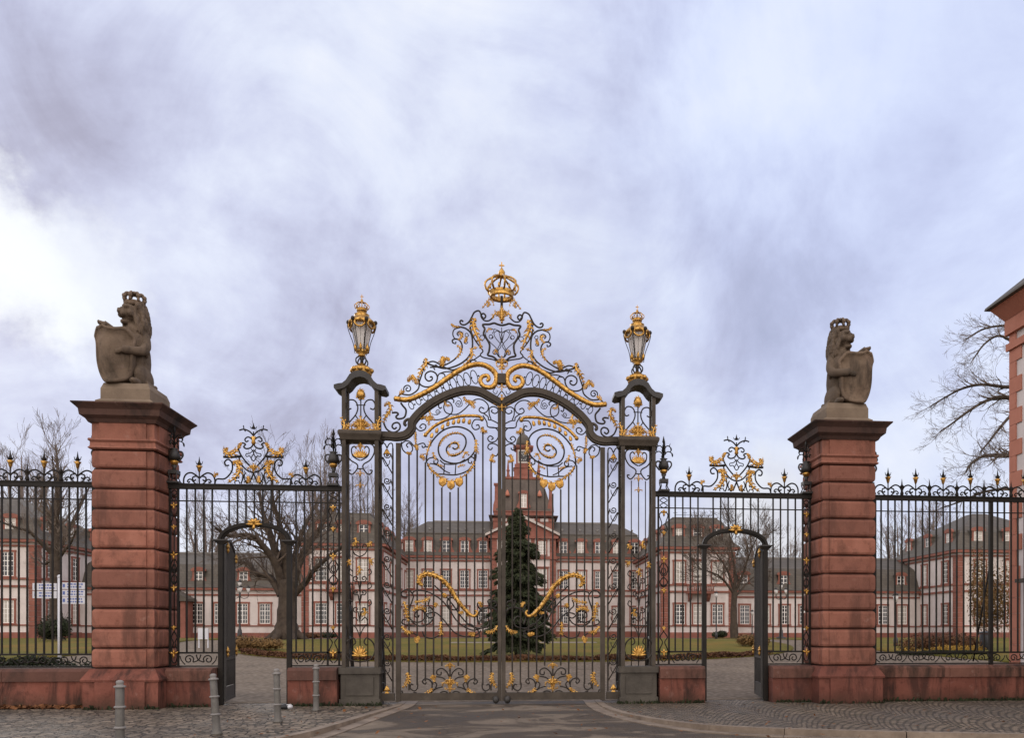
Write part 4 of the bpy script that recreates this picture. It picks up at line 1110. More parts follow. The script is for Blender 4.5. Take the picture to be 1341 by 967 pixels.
def stone_pier(label):
    t = thing('stone_pier', label, 'gate pier', (-PX, 0, 0), 'red sandstone piers with lions')
    b = MB()
    b.frustum(-PX, 0, [(PW + .12, PW + .12, -.2), (PW + .12, PW + .12, .58)])
    b.box(-PX - PW + .13, -PX + PW - .13, -PW - .16, -PW - .121, -.2, .575)
    b.frustum(-PX, 0, [(PW + .15, PW + .15, .58), (PW + .16, PW + .16, .62), (PW + .14, PW + .14, .66), (PW + .03, PW + .03, .845)])
    b.build('plinth', 'sandwall', t)
    ch = 5.07 - .86
    zs = [.86 + ch * i / 10 for i in range(11)] + [5.47]
    core = MB().box(-PX - PW + .05, -PX + PW - .05, -PW + .05, PW - .05, .84, 6.0); core.build('core', 'joint', t)
    for i in range(11):
        b = MB(); z0, z1 = zs[i] + .012, zs[i + 1] - .012
        e = .018
        ins = .16
        b.frustum(-PX, 0, [(PW - .045, PW - .045, z0), (PW - .018, PW - .018, z0 + .02), (PW - .003, PW - .003, z0 + .06), (PW, PW, (z0 + z1) / 2), (PW - .003, PW - .003, z1 - .06), (PW - .018, PW - .018, z1 - .02), (PW - .045, PW - .045, z1)])
        # raised middle field on every face
        pf = lambda o: [(o * (PW - .04), z0 + .001), (o * (PW + .012), z0 + .022), (o * (PW + .028), z0 + .062), (o * (PW + .028), z1 - .062), (o * (PW + .012), z1 - .022), (o * (PW - .04), z1 - .001)]
        for o in (-1, 1):
            b.prism_x(pf(o), -PX - PW + ins, -PX + PW - ins)
            b.prism([(-PX + x, z) for x, z in pf(o)], -PW + ins, PW - ins)
        b.build('course', 'sand', t)
    b = MB().frustum(-PX, 0, [(PW + .03, PW + .03, 5.475), (PW + .06, PW + .06, 5.50), (PW + .03, PW + .03, 5.54), (PW + .02, PW + .02, 5.62), (PW + .06, PW + .06, 5.66), (PW + .05, PW + .05, 5.70)])
    b.build('moulding', 'sand', t)
    b = MB().frustum(-PX, 0, [(PW, PW, 5.702), (PW, PW, 6.06)])
    for sx, sy in ((0, -1), (0, 1), (-1, 0), (1, 0)):
        if sx == 0: b.box(-PX - PW + .16, -PX + PW - .16, min(sy * (PW + .0005), sy * (PW + .03)), max(sy * (PW + .0005), sy * (PW + .03)), 5.705, 6.05)
        else: b.box(min(-PX + sx * (PW + .0005), -PX + sx * (PW + .03)), max(-PX + sx * (PW + .0005), -PX + sx * (PW + .03)), -PW + .16, PW - .16, 5.705, 6.05)
    b.build('frieze', 'sand', t)
    b = MB().frustum(-PX, 0, [(PW + .05, PW + .05, 6.03), (PW + .09, PW + .09, 6.10), (PW + .17, PW + .17, 6.16), (PW + .185, PW + .185, 6.28), (PW + .23, PW + .23, 6.33), (PW + .285, PW + .285, 6.385), (PW + .285, PW + .285, 6.41), (PW - .05, PW - .05, 6.47)])
    b.build('cornice', 'capstone', t)
    return t
spL = stone_pier('weathered red sandstone pier carrying the lion that looks left')
spRr = copy_tree(spL, None, True); tag(spRr, 'weathered red sandstone pier carrying the lion that looks right')
# ================================================================== LIONS
def lion(label):
    t = thing('lion_statue', label, 'statue', (-PX, 0, 6.47), 'crowned stone lions on the piers')
    X0, Z0 = -PX, 6.93
    b = MB().frustum(X0 - .02, 0, [(.58, .56, 6.44), (.58, .56, 6.53), (.50, .50, 6.58), (.50, .50, 6.80), (.45, .46, 6.93)])
    b.build('base', 'plinthstone', t)
    e = MB()
    def E(c, r, n=14, m=10): e.ball((X0 + c[0], c[1], Z0 + c[2]), r, n, m)
    def limb(P, rr): e.tube(cat_rom([(X0 + p[0], p[1], Z0 + p[2]) for p in P], 6), [rr[min(len(rr) - 1, int(i / 6))] + (rr[min(len(rr) - 1, int(i / 6) + 1)] - rr[min(len(rr) - 1, int(i / 6))]) * (i % 6) / 6 for i in range(6 * (len(P) - 1) + 1)], 12)
    q = random.Random(3)
    E((.08, .08, .62), (.26, .30, .62)); E((.04, -.06, 1.0), (.27, .27, .32))
    E((.20, .05, .26), (.17, .40, .28)); E((-.18, .08, .28), (.18, .38, .28))
    E((.06, .02, 1.26), (.29, .27, .30)); E((.04, .02, 1.54), (.29, .27, .27))
    hc = Vector((-.01, -.10, 1.60)); hf = Vector((-.60, -.80, -.06)).normalized(); hr = Vector((.8, -.6, 0))
    def H_(f, s_, u, r): E(hc + hf * f + hr * s_ + Vector((0, 0, u)), r, 12, 8)
    H_(.06, 0, 0, (.22, .22, .21)); H_(.21, 0, -.03, (.135, .135, .09)); H_(.31, 0, -.01, (.075, .075, .055)); H_(.33, 0, .03, (.05, .05, .035))
    for sg in (-1, 1):
        H_(.26, sg * .065, -.06, (.075, .075, .06)); H_(.20, sg * .11, .095, (.075, .075, .045)); H_(.13, sg * .17, -.04, (.08, .08, .08)); H_(-.02, sg * .22, .15, (.06, .06, .08)); H_(.245, sg * .085, .045, (.03, .03, .025))
    H_(.16, 0, .13, (.10, .10, .06)); H_(.20, 0, -.215, (.10, .10, .045)); H_(.24, 0, -.20, (.06, .06, .04)); H_(.12, 0, -.20, (.10, .10, .08))
    for i in range(210):      # mane locks
        a, z = q.uniform(0, 2 * PI), q.uniform(.90, 1.80)
        c, s_ = math.cos(a), math.sin(a)
        if z > 1.36 and c * hf.x + s_ * hf.y > .55: continue
        rad = .32 - .09 * abs(z - 1.40) / .4
        px, py = .04 + rad * c, .01 + rad * .94 * s_
        limb([(px * .9, py * .9, z + .09), (px, py, z), (px * 1.09, py * 1.09, z - .10)], [.038, .052, .014])
    limb([(.26, -.02, 1.12), (.34, -.10, .90), (.30, -.26, .76), (.10, -.42, .72), (-.02, -.52, .70)], [.14, .12, .10, .09, .09])
    limb([(-.14, -.02, 1.12), (-.30, -.12, 1.08), (-.45, -.28, 1.18), (-.58, -.42, 1.26)], [.14, .11, .10, .09])
    for i in range(4): 
        E((-.06 + .055 * (i - 1.5) - .02, -.565, .64 + .015 * i), (.032, .055, .07), 8, 6)
        E((-.58 + .055 * (i - 1.5), -.47, 1.28 - .012 * i), (.032, .06, .05), 8, 6)
    E((.34, -.06, .74), (.05, .06, .06)); E((.39, -.05, .78), (.03, .04, .03))
    E((.20, -.34, .07), (.11, .2, .08)); E((-.24, -.30, .07), (.12, .2, .08))
    limb([(.18, .40, .12), (.34, .36, .14), (.36, .16, .10), (.33, -.08, .08)], [.06, .055, .055, .08])
    raw = e.build('body', 'stone', t)
    md = raw.modifiers.new('r', 'REMESH'); md.mode = 'VOXEL'; md.voxel_size = .014; md.use_smooth_shade = True
    ms = raw.modifiers.new('s', 'SMOOTH'); ms.factor = .25; ms.iterations = 1
    dg = bpy.context.evaluated_depsgraph_get(); me = bpy.data.meshes.new_from_object(raw.evaluated_get(dg))
    raw.modifiers.clear(); raw.data = me
    for v in me.vertices: v.co.x = -.20 + (v.co.x + .20) * .79
    # shield, curved like a saddle, with rolled rim
    def S(x, y): return ((x - 387) / 340, (775 - y) / 340)
    ol = [S(*p) for p in ((88, 408), (112, 350), (150, 352), (190, 338), (240, 365), (320, 368), (385, 352), (430, 385), (455, 420), (446, 500), (440, 580), (432, 680), (395, 738), (330, 762), (265, 770), (222, 766), (178, 700), (150, 610), (138, 500), (118, 450))]
    ol = [(p.x, p.y) for p in cat_rom([(x, z, 0) for x, z in ol], 3, True)]
    cx, cz = -.36, .62
    b = MB(); n = len(ol); rings = [1.0, .96, .9, .88, .6, .3, .02]
    def ysh(x, z, k): return -.60 + .30 * ((x - cx) / .55) ** 2 + .10 * ((z - cz) / .7) ** 2 - (0.035 if k in (0, 1, 2) else 0) - (.02 if k >= 5 else 0)
    for side in (0, 1):
        for k, s_ in enumerate(rings):
            for x, z in ol:
                xx, zz = cx + (x - cx) * s_, cz + (z - cz) * s_
                b.v.append(Vector((X0 - .20 + (xx + .20) * .79, ysh(xx, zz, k if side == 0 else 3) + .09 * side, Z0 - .03 + zz)))
    m = len(rings)
    for side in (0, 1):
        o = side * m * n
        for k in range(m - 1):
            for i in range(n):
                j = (i + 1) % n
                b.face((o + k * n + i, o + k * n + j, o + (k + 1) * n + j, o + (k + 1) * n + i), True)
        b.face([o + (m - 1) * n + i for i in range(n)])
    for i in range(n):
        j = (i + 1) % n; b.face((i, m * n + i, m * n + j, j))
    b.build('shield', 'stone', t)
    b = MB(); cxx, cy = X0 - .03, -.06
    zc = Z0 + 1.775
    b.lathe(cxx, cy, [(.19, zc), (.215, zc + .03), (.205, zc + .07), (.215, zc + .10), (.15, zc + .11)], 16)
    for k in range(8):
        a = 2 * PI * k / 8; c, s_ = math.cos(a), math.sin(a)
        b.ball((cxx + .205 * c, cy + .205 * s_, zc + .20), (.05, .05, .05), 8, 6); b.tube([(cxx + .2 * c, cy + .2 * s_, zc + .09), (cxx + .205 * c, cy + .205 * s_, zc + .17)], .03, 6)
        b.tube(cat_rom([(cxx + .205 * c, cy + .205 * s_, zc + .20), (cxx + .15 * c, cy + .15 * s_, zc + .28), (cxx, cy, zc + .27)], 4), .028, 6)
    b.ball((cxx, cy, zc + .29), .06)
    b.build('crown', 'stone', t)
    return t
li = lion('crowned stone lion with a shield, facing left, on the left pier')
liR = copy_tree(li, None, True); tag(liR, 'crowned stone lion with a shield, facing right, on the right pier')

# ================================================================== PALACE
_proto = {}
def proto_window(w, h, kind):
    key = (round(w, 2), round(h, 2), kind)
    if key in _proto: return _proto[key]
    t = .17
    s = MB()
    s.box(-w / 2, -w / 2 + t, -.10, .02, .0, h).box(w / 2 - t, w / 2, -.10, .02, 0, h).box(-w / 2 - .04, w / 2 + .04, -.14, .02, h + .001, h + .2).box(-w / 2 - .05, w / 2 + .05, -.16, .02, -.15, -.001)
    if kind == 'hood': s.box(-w / 2 - .12, w / 2 + .12, -.22, .02, h + .201, h + .32)
    f = MB(); a, c = -w / 2 + t, w / 2 - t
    for x0, x1 in ((a, a + .07), (c - .07, c), (-.05, .05)): f.box(x0, x1, -.06, .0, .0, h)
    for z in (0, h * .62, h - .08): f.box(a + .071, -.051, -.055, .0, z, z + .08); f.box(.051, c - .071, -.055, .0, z, z + .08)
    for z in (h * .2, h * .41, h * .82):
        f.box(a + .071, -.051, -.05, .0, z, z + .045); f.box(.051, c - .071, -.05, .0, z, z + .045)
    for x in ((a - .0) / 2 + .0, (c) / 2): f.box(x - .02, x + .02, -.045, -.02, .081, h - .081)
    g = MB().box(a, c, -.03, .02, .01, h - .01)
    res = []
    for m, nm, mm in ((s, 'window', 'trim'), (f, 'frame', 'white'), (g, 'pane', 'glass')):
        o = m.build(nm, mm); res.append(o.data); bpy.data.objects.remove(o)
    bl = res[2].copy(); bl.materials.clear(); bl.materials.append(M['blind']); res.append(bl)
    _proto[key] = res; return res
wr = random.Random(11)
def window(root, x, y, z, w, h, rot=0.0, kind='flat', blind=None):
    me = proto_window(w, h, kind)
    o = bpy.data.objects.new('window', me[0]); col.objects.link(o); o.parent = root
    o.location = Vector((x, y, z)) - Vector(root.location); o.rotation_euler = (0, 0, rot)
    bl = (wr.random() < .35) if blind is None else blind
    for nm, d in (('frame', me[1]), ('pane', me[3] if bl else me[2])):
        c = bpy.data.objects.new(nm, d); col.objects.link(c); c.parent = o
    return o
def proto_dormer(w, h, back):
    key = ('d', w, h, back)
    if key in _proto: return _proto[key]
    s = MB(); t = .2
    s.box(-w / 2, -w / 2 + t, -.08, .02, 0, h).box(w / 2 - t, w / 2, -.08, .02, 0, h)
    hood = [(-w / 2 - .15, h)] + [(-(w / 2 + .15) * math.cos(PI * i / 10), h + .12 + .38 * math.sin(PI * i / 10)) for i in range(11)] + [(w / 2 + .15, h)]
    s.prism(hood, -.18, .1)
    for sg in (-1, 1):   # volutes
        pr_ = [(sg * (w / 2 + .001), h * .55), (sg * (w / 2 + .12), h * .35), (sg * (w / 2 + .34), h * .14), (sg * (w / 2 + .36), 0), (sg * (w / 2 + .001), 0)]
        s.prism(pr_ if sg > 0 else pr_[::-1], -.07, .12)
    s.box(-w / 2 - .1, w / 2 + .1, -.12, .0, -.13, -.001)
    f = MB(); a, c = -w / 2 + t, w / 2 - t
    for x0, x1 in ((a, a + .07), (c - .07, c), (-.05, .05)): f.box(x0, x1, -.05, .0, .0, h)
    for z in (0, h * .35, h * .68, h - .07): f.box(a + .071, -.051, -.045, .0, z, z + .06); f.box(.051, c - .071, -.045, .0, z, z + .06)
    g = MB().box(a, c, -.02, .03, .01, h - .01)
    k = MB().box(-w / 2 + .02, w / 2 - .02, .05, back, 0.01, h - .01)
    roof = [(-(w / 2 + .1) * math.cos(PI * i / 10), h + .10 + .36 * math.sin(PI * i / 10)) for i in range(11)]
    k.prism([(-(w / 2 + .1), h + .001)] + roof + [(w / 2 + .1, h + .001)], .101, back)
    res = []
    for m, nm, mm in ((s, 'dormer', 'trim'), (f, 'frame', 'white'), (g, 'pane', 'glass'), (k, 'dormer_roof', 'slate')):
        o = m.build(nm, mm); res.append(o.data); bpy.data.objects.remove(o)
    bl = res[2].copy(); bl.materials.clear(); bl.materials.append(M['blind']); res.append(bl)
    _proto[key] = res; return res
def dormer(root, x, y, z, w, h, back=1.4, rot=0.0):
    me = proto_dormer(w, h, back)
    o = bpy.data.objects.new('dormer', me[0]); col.objects.link(o); o.parent = root
    o.location = Vector((x, y, z)) - Vector(root.location); o.rotation_euler = (0, 0, rot)
    for nm, d in (('frame', me[1]), ('pane', me[4] if wr.random() < .55 else me[2]), ('dormer_roof', me[3])):
        c = bpy.data.objects.new(nm, d); col.objects.link(c); c.parent = o
def ring_band(root, name, x0, x1, y0, y1, z0, z1, proud, m='trim'):
    b = MB()
    b.box(x0 - proud, x1 + proud, y0 - proud, y0 - .001, z0, z1); b.box(x0 - proud, x1 + proud, y1 + .001, y1 + proud, z0, z1)
    b.box(x0 - proud, x0 - .001, y0, y1, z0, z1); b.box(x1 + .001, x1 + proud, y0, y1, z0, z1)
    return b.build(name, m, root)
GZ = 1.0
def corner_quoin(root, x, y, z0, z1, sx, sy, w=.75):
    b = MB()
    n = int((z1 - z0) / .55)
    for i in range(n):
        a = z0 + (z1 - z0) * i / n; c = z0 + (z1 - z0) * (i + 1) / n - .03
        xa_, xb_ = sorted((x + sx * .06, x - sx * w)); ya_, yb_ = sorted((y + sy * .06, y - sy * w))
        b.box(xa_, xb_, ya_, yb_, a, c)
    b.build('quoin', 'trim', root)

AX = 1.4
# --- main block
mb = thing('palace_main_block', 'long two storey palace centre with red window surrounds, pediment and clock tower behind the spruce', 'palace', (AX, 94, GZ))
mx0, mx1, my0, my1 = -16.5, 19.3, 94.0, 108.0
MB().box(mx0, mx1, my0, my1, .5, 12.1).build('wall', 'plaster', mb)
ring_band(mb, 'plinth', mx0, mx1, my0, my1, .5, 1.85, .12)
ring_band(mb, 'string_course', mx0, mx1, my0, my1, 2.52, 2.66, .10)
ring_band(mb, 'string_course', mx0, mx1, my0, my1, 6.75, 6.98, .12)
ring_band(mb, 'string_course', mx0, mx1, my0, my1, 7.50, 7.72, .14)
ring_band(mb, 'cornice', mx0, mx1, my0, my1, 11.55, 11.78, .12)
ring_band(mb, 'eaves', mx0, mx1, my0, my1, 12.05, 12.35, .45)
cxm, cym = (mx0 + mx1) / 2, (my0 + my1) / 2
b = MB().frustum(cxm, cym, [((mx1 - mx0) / 2 + .5, 7.5, 12.36), ((mx1 - mx0) / 2 - .2, 6.7, 12.9), ((mx1 - mx0) / 2 - 1.1, 5.9, 14.4), ((mx1 - mx0) / 2 - 1.6, 5.5, 15.6)]); rf = b.build('roof', 'slate', mb)
MB().frustum(cxm, cym, [((mx1 - mx0) / 2 - 1.5, 5.6, 15.61), ((mx1 - mx0) / 2 - 1.6, 5.5, 15.75), ((mx1 - mx0) / 2 - 4, .25, 18.0)]).build('upper_roof', 'slate', rf)
MB().box(cxm - 13, cxm + 13, cym - .3, cym + .3, 17.9, 18.15).build('ridge', 'lead', rf)
sp_ = 2.53
for i in range(5):
    for sg in (-1, 1):
        X = AX + sg * (5.6 + sp_ * i)
        window(mb, X, my0, 2.95, 1.6, 2.35); window(mb, X, my0, 7.85, 1.6, 2.5)
        dormer(mb, X, my0 + .35, 12.75, 1.5, 1.75, 2.2)
        MB().box(X - .12, X + .12, my0 + 2.7, my0 + 3.3, 16.35, 16.6).build('roof_vent', 'lead', rf)
# risalit
rx0, rx1, ry = AX - 4.45, AX + 4.45, 93.3
MB().box(rx0, rx1, ry, my0 + 3, .5, 15.0).build('risalit', 'plaster', mb)
for X in (rx0, rx1): 
    corner_quoin(mb, X, ry, .5, 15.0, 1 if X > AX else -1, -1, .8)
for z0, z1, p in ((.5, 1.85, .10), (6.75, 6.98, .12), (7.5, 7.72, .14), (11.9, 12.3, .25), (14.75, 15.1, .4)):
    MB().box(rx0 - p, rx1 + p, ry - p, ry - .07, z0, z1).build('string_course', 'trim', mb)
b = MB().prism([(rx0 - .5, 15.11), (rx1 + .5, 15.11), (AX, 17.55)], ry - .05, my0 + 6); b.build('pediment', 'trim', mb)
b = MB()
for sg in (-1, 1):
    b.prism([(AX, 17.56), (AX, 17.95), (AX + sg * 5.25, 15.36), (AX + sg * 5.25, 15.05)] if sg > 0 else [(AX + sg * 5.25, 15.05), (AX + sg * 5.25, 15.36), (AX, 17.95), (AX, 17.56)], ry - .5, my0 + 6.1)
b.build('pediment_cornice', 'greystone', mb)
for k in (-1, 0, 1):
    window(mb, AX + k * 2.6, ry, 2.95, 1.7, 2.6, 0, 'flat'); window(mb, AX + k * 2.6, ry, 7.85, 1.7, 2.7, 0, 'hood'); window(mb, AX + k * 2.6, ry, 12.55, 1.4, 1.9, 0, 'flat', True)
for k in (-1, 1): MB().box(AX + k * 1.3 - .25, AX + k * 1.3 + .25, ry - .1, ry - .001, 12.31, 14.74).build('pilaster', 'trim', mb)
# tower
TX, TY = AX + .05, 101.0
tw = MB().frustum(TX, TY, [(4.4, 3.6, 15.0), (4.4, 3.6, 18.3)]).build('clock_tower', 'trim', mb)
MB().frustum(TX, TY, [(4.45, 3.65, 18.31), (4.45, 3.65, 18.75)]).build('attic_band', 'plaster', tw)
b = MB()
for k in range(5): b.box(TX - 4.4 + 2.0 * k, TX - 3.6 + 2.0 * k, TY - 3.75, TY - 3.655, 18.3, 18.755)
b.build('attic_pier', 'trim', tw)
MB().frustum(TX, TY, [(4.5, 3.7, 18.76), (5.0, 4.2, 18.95), (5.05, 4.25, 19.1), (4.5, 3.7, 19.2)]).build('cornice', 'capstone', tw)
MB().frustum(TX, TY, [(4.3, 3.5, 19.21), (4.3, 3.5, 19.7), (4.42, 3.62, 19.75), (4.4, 3.6, 19.85)]).build('parapet', 'trim', tw)
MB().frustum(TX, TY, [(4.0, 3.4, 19.86), (3.92, 3.32, 20.5), (3.66, 3.08, 21.6), (3.3, 2.75, 22.8), (2.92, 2.45, 23.8), (2.55, 2.15, 24.6)]).build('dome', 'towerslate', tw)
MB().frustum(TX, TY, [(2.5, 2.1, 24.61), (2.65, 2.25, 24.75), (2.65, 2.25, 25.0), (2.45, 2.05, 25.05)]).build('gallery', 'trim', tw)
b = MB()
for sx in (-1, 1):
    for sy in (-1, 1): b.frustum(TX + sx * 2.25, TY + sy * 1.9, [(.2, .2, 25.06), (.2, .2, 25.9), (.28, .28, 25.95), (.16, .16, 26.1), (.14, .14, 26.6), (.03, .03, 27.6)])
b.build('obelisk', 'trim', tw)
MB().frustum(TX, TY, [(1.55, 1.45, 25.06), (1.4, 1.3, 25.3), (1.4, 1.3, 26.4), (1.5, 1.4, 26.5), (1.3, 1.2, 26.6), (1.3, 1.2, 27.1)]).frustum(TX, TY, [(1.08, 1.0, 27.11), (1.08, 1.0, 29.3)]).build('clock_stage', 'trim', tw)
MB().box(TX - .85, TX + .85, TY - 1.06, TY - 1.001, 27.25, 29.2).build('clock_panel', 'greystone', tw)
b = MB().box(TX - .68, TX + .68, TY - 1.09, TY - 1.061, 27.5, 28.95); b.build('clock_face', 'clock', tw)
b = MB()
for k in range(12):
    a = 2 * PI * k / 12; b.box(TX + .52 * math.sin(a) - .04, TX + .52 * math.sin(a) + .04, TY - 1.11, TY - 1.092, 28.22 + .52 * math.cos(a) - .05, 28.22 + .52 * math.cos(a) + .05)
b.tube([(TX, TY - 1.11, 28.22), (TX + .3, TY - 1.11, 28.5)], .03, 4); b.tube([(TX, TY - 1.11, 28.22), (TX - .1, TY - 1.11, 28.70)], .025, 4)
b.build('clock_hands', 'white', tw)
MB().frustum(TX, TY, [(1.2, 1.1, 29.31), (1.45, 1.35, 29.55), (1.5, 1.4, 29.75), (1.2, 1.1, 29.9)]).build('cornice', 'trim', tw)
MB().lathe(TX, TY, [(1.15, 29.91), (1.1, 30.4), (.95, 31.0), (.65, 31.5), (.25, 31.75), (.14, 32.2), (.22, 32.35), (.05, 32.5), (.04, 33.3)], 16).build('cupola', 'slate', tw)
for sx in (-1, 1):
    MB().frustum(TX + sx * 3.95, TY - 2.9, [(.48, .48, 19.86), (.42, .42, 20.7), (.25, .25, 21.4), (.22, .22, 23.5), (.36, .36, 23.55), (.36, .36, 23.85)]).build('chimney', 'trim', tw)
    MB().lathe(TX + sx * 2.35, TY - 3.2, [(.34, 22.0), (.32, 22.3), (.22, 22.6), (.06, 22.9)], 10).build('roof_ornament', 'quoin', tw)
def dorm_on(root_part, x, y, z):
    me = proto_dormer(1.3, 2.0, 1.2)
    for nm, d in (('dormer', me[0]), ('frame', me[1]), ('pane', me[4]), ('dormer_roof', me[3])):
        c = bpy.data.objects.new(nm, d); col.objects.link(c); c.parent = root_part; c.location = Vector((x, y, z)) - Vector(root_of(root_part).location)
dorm_on(tw, TX, TY - 3.5, 20.3)

def settle(o, dz, k):
    for d in [o] + kids(o):
        if d is not o and d.data.users > 1: d.location.z -= dz; continue
        for v in d.data.vertices:
            v.co.x = (TX - AX) + (v.co.x - (TX - AX)) * k; v.co.z -= dz
settle(tw, .6, .99)
# --- pavilions
def pavilion(label, x0, x1, y0, y1, zt, name='palace_pavilion', ze=11.7, balcony=True, side=1, nfront=3, group='palace corner pavilions', hip=0.0):
    t = thing(name, label, 'palace', ((x0 + x1) / 2, y0, GZ), group)
    cx, cy, hx, hy = (x0 + x1) / 2, (y0 + y1) / 2, (x1 - x0) / 2, (y1 - y0) / 2
    MB().box(x0, x1, y0, y1, .5, ze - .25).build('wall', 'plaster', t)
    ring_band(t, 'plinth', x0, x1, y0, y1, .5, 1.7, .12)
    ring_band(t, 'string_course', x0, x1, y0, y1, 2.38, 2.52, .10)
    ring_band(t, 'string_course', x0, x1, y0, y1, 6.35, 6.58, .12)
    ring_band(t, 'string_course', x0, x1, y0, y1, 7.15, 7.36, .14)
    ring_band(t, 'cornice', x0, x1, y0, y1, ze - .75, ze - .55, .12)
    ring_band(t, 'eaves', x0, x1, y0, y1, ze - .3, ze, .5)
    for sx, X in ((-1, x0), (1, x1)): corner_quoin(t, X, y0, 1.7, ze - .76, sx, -1, .75)
    if hip:
        rf = MB().frustum(cx, cy, [(hx + .55, hy + .55, ze + .01), (hx - .1, hy - .1, ze + .6), (hx - 1.0, hy - 1.0, ze + 2.2), (hx - 2.0, hy - 2.0, ze + 3.0), (.8, .8, zt)]).build('roof', 'slate', t)
    else:
        rf = MB().frustum(cx, cy, [(hx + .55, hy + .55, ze + .01), (hx - .1, hy - .1, ze + .6), (hx - .65, hy - .65, ze + 2.0), (hx - 1.2, hy - 1.2, ze + 3.1), (hx - 1.7, hy - 1.7, zt)]).build('roof', 'slate', t)
        MB().frustum(cx, cy, [(hx - 1.65, hy - 1.65, zt + .001), (hx - 1.6, hy - 1.6, zt + .12), (hx - 2.2, hy - 2.2, zt + .16)]).build('roof_edge', 'lead', rf)
        b = MB()
        for k in range(5):
            X = cx - hx + 2 + (2 * hx - 4) * k / 4; b.tube([(X, y0 + 2.0, zt + .1), (X, y0 + 2.0, zt + 1.1)], .03, 5); b.tube([(X - .25, y0 + 2.0, zt + .7), (X + .25, y0 + 2.0, zt + .7)], .025, 5)
        b.tube([(cx - hx + 2, y0 + 2.0, zt + .45), (cx + hx - 2, y0 + 2.0, zt + .45)], .025, 5)
        b.build('roof_railing', 'iron', rf)
    n = nfront
    for k in range(n):
        X = cx + (k - (n - 1) / 2) * (2 * hx - 1.9) / n
        window(t, X, y0, 2.65, 1.6, 2.35); window(t, X, y0, 7.5, 1.6, 2.5, 0, 'hood' if k == n // 2 else 'flat')
        dormer(t, X, y0 + .45, ze + .55, 1.45, 1.7, 1.7)
    for sgn, X, rot in ((-1, x0, -PI / 2), (1, x1, PI / 2)):
        m = 5 if y1 - y0 > 17 else 3
        for k in range(m):
            Y = y0 + (y1 - y0) * (k + .5) / m
            window(t, X, Y, 2.65, 1.6, 2.35, rot); window(t, X, Y, 7.5, 1.6, 2.5, rot); dormer(t, X - sgn * .45, Y, ze + .55, 1.45, 1.7, 1.7, rot)
    if balcony:
        b = MB().box(cx - 1.55, cx + 1.55, y0 - 1.1, y0 - .15, 6.2, 6.45)
        for X in (cx - 1.1, cx + 1.1): b.prism_x([(y0 - .15, 6.19), (y0 - .9, 6.19), (y0 - .7, 5.75), (y0 - .15, 5.3)], X - .18, X + .18)
        b.build('balcony', 'trim', t)
        b = MB().box(cx - 1.55, cx + 1.55, y0 - 1.1, y0 - 1.0, 7.2, 7.32).box(cx - 1.55, cx - 1.45, y0 - 1.0, y0 - .15, 7.2, 7.32).box(cx + 1.45, cx + 1.55, y0 - 1.0, y0 - .15, 7.2, 7.32)
        for k in range(13):
            X = cx - 1.5 + 3.0 * k / 12; b.lathe(X, y0 - 1.05, [(.06, 6.46), (.1, 6.7), (.05, 6.95), (.07, 7.19)], 6)
        b.build('balustrade', 'trim', t)
    return t
pavilion('left inner palace pavilion seen through the left lantern pier, with a balcony', -23.5, -14.7, 74, 95, 15.3)
pavilion('right inner palace pavilion seen through the right arched doorway, with a balcony', 17.3, 26.0, 74, 95, 15.3)
pavilion('left end pavilion of the palace, behind the white signpost', -62, -49.0, 69.5, 84, 16.6, 'palace_pavilion', 11.3, False, 1, 3, 'palace end pavilions', 1)
pavilion('right end pavilion of the palace with a hipped slate roof, beyond the litter bin', 50.8, 64, 69.5, 84, 16.4, 'palace_pavilion', 11.2, False, 1, 3, 'palace end pavilions', 1)
def wing(label, x0, x1, y0, y1):
    t = thing('palace_wing', label, 'palace', ((x0 + x1) / 2, y0, GZ), 'low palace wings')
    cx, cy, hx, hy = (x0 + x1) / 2, (y0 + y1) / 2, (x1 - x0) / 2, (y1 - y0) / 2
    MB().box(x0, x1, y0, y1, .5, 6.6).build('wall', 'plaster', t)
    for nm, a, c, p in (('plinth', .5, 1.65, .12), ('string_course', 2.38, 2.52, .1), ('cornice', 5.95, 6.15, .12), ('eaves', 6.6, 6.85, .45)):
        MB().box(x0 + .01, x1 - .01, y0 - p, y0 - .001, a, c).build(nm, 'trim', t)
    pr_ = [(y0 - .5, 6.86), (y0 + .1, 7.3), (y0 + .9, 9.0), (y0 + 1.4, 9.7), (cy, 11.4), (y1 - 1.4, 9.7), (y1 - .9, 9.0), (y1 - .1, 7.3), (y1 + .5, 6.86)]
    rf = MB().prism_x(pr_, x0 + .02, x1 - .02).build('roof', 'slate', t)
    MB().box(x0 + .03, x1 - .03, cy - .2, cy + .2, 11.33, 11.5).build('ridge', 'lead', rf)
    n = int((x1 - x0 - 1.2) / 2.52)
    for k in range(n):
        X = cx + (k - (n - 1) / 2) * 2.52
        window(t, X, y0, 2.7, 1.55, 2.35)
        if k % 2 == 0: dormer(t, X, y0 + .35, 7.35, 1.35, 1.45, 1.4)
    return t
wgL = wing('low left palace wing with slate mansard roof behind the large bare tree', -49.0, -23.52, 78, 89)
wing('low right palace wing with slate mansard roof behind the slender bare tree', 26.02, 50.8, 78, 89)
# porch on the left wing
po = thing('porch', 'small gabled red porch with dark doorway in front of the left palace wing', 'porch', (-38.3, 76.6, 1.03))
b = MB()
for a in (-39.9, -37.2): MB().box(a, a + .5, 75.6, 77.85, .9, 5.2).build('door_jamb', 'trim', po)
MB().box(-39.39, -37.21, 77.0, 77.2, .9, 5.0).build('doorway', 'dark', po)
MB().prism([(-40.3, 5.21), (-36.3, 5.21), (-36.3, 5.5), (-38.3, 6.6), (-40.3, 5.5)], 75.3, 77.9).build('gable', 'slate', po)

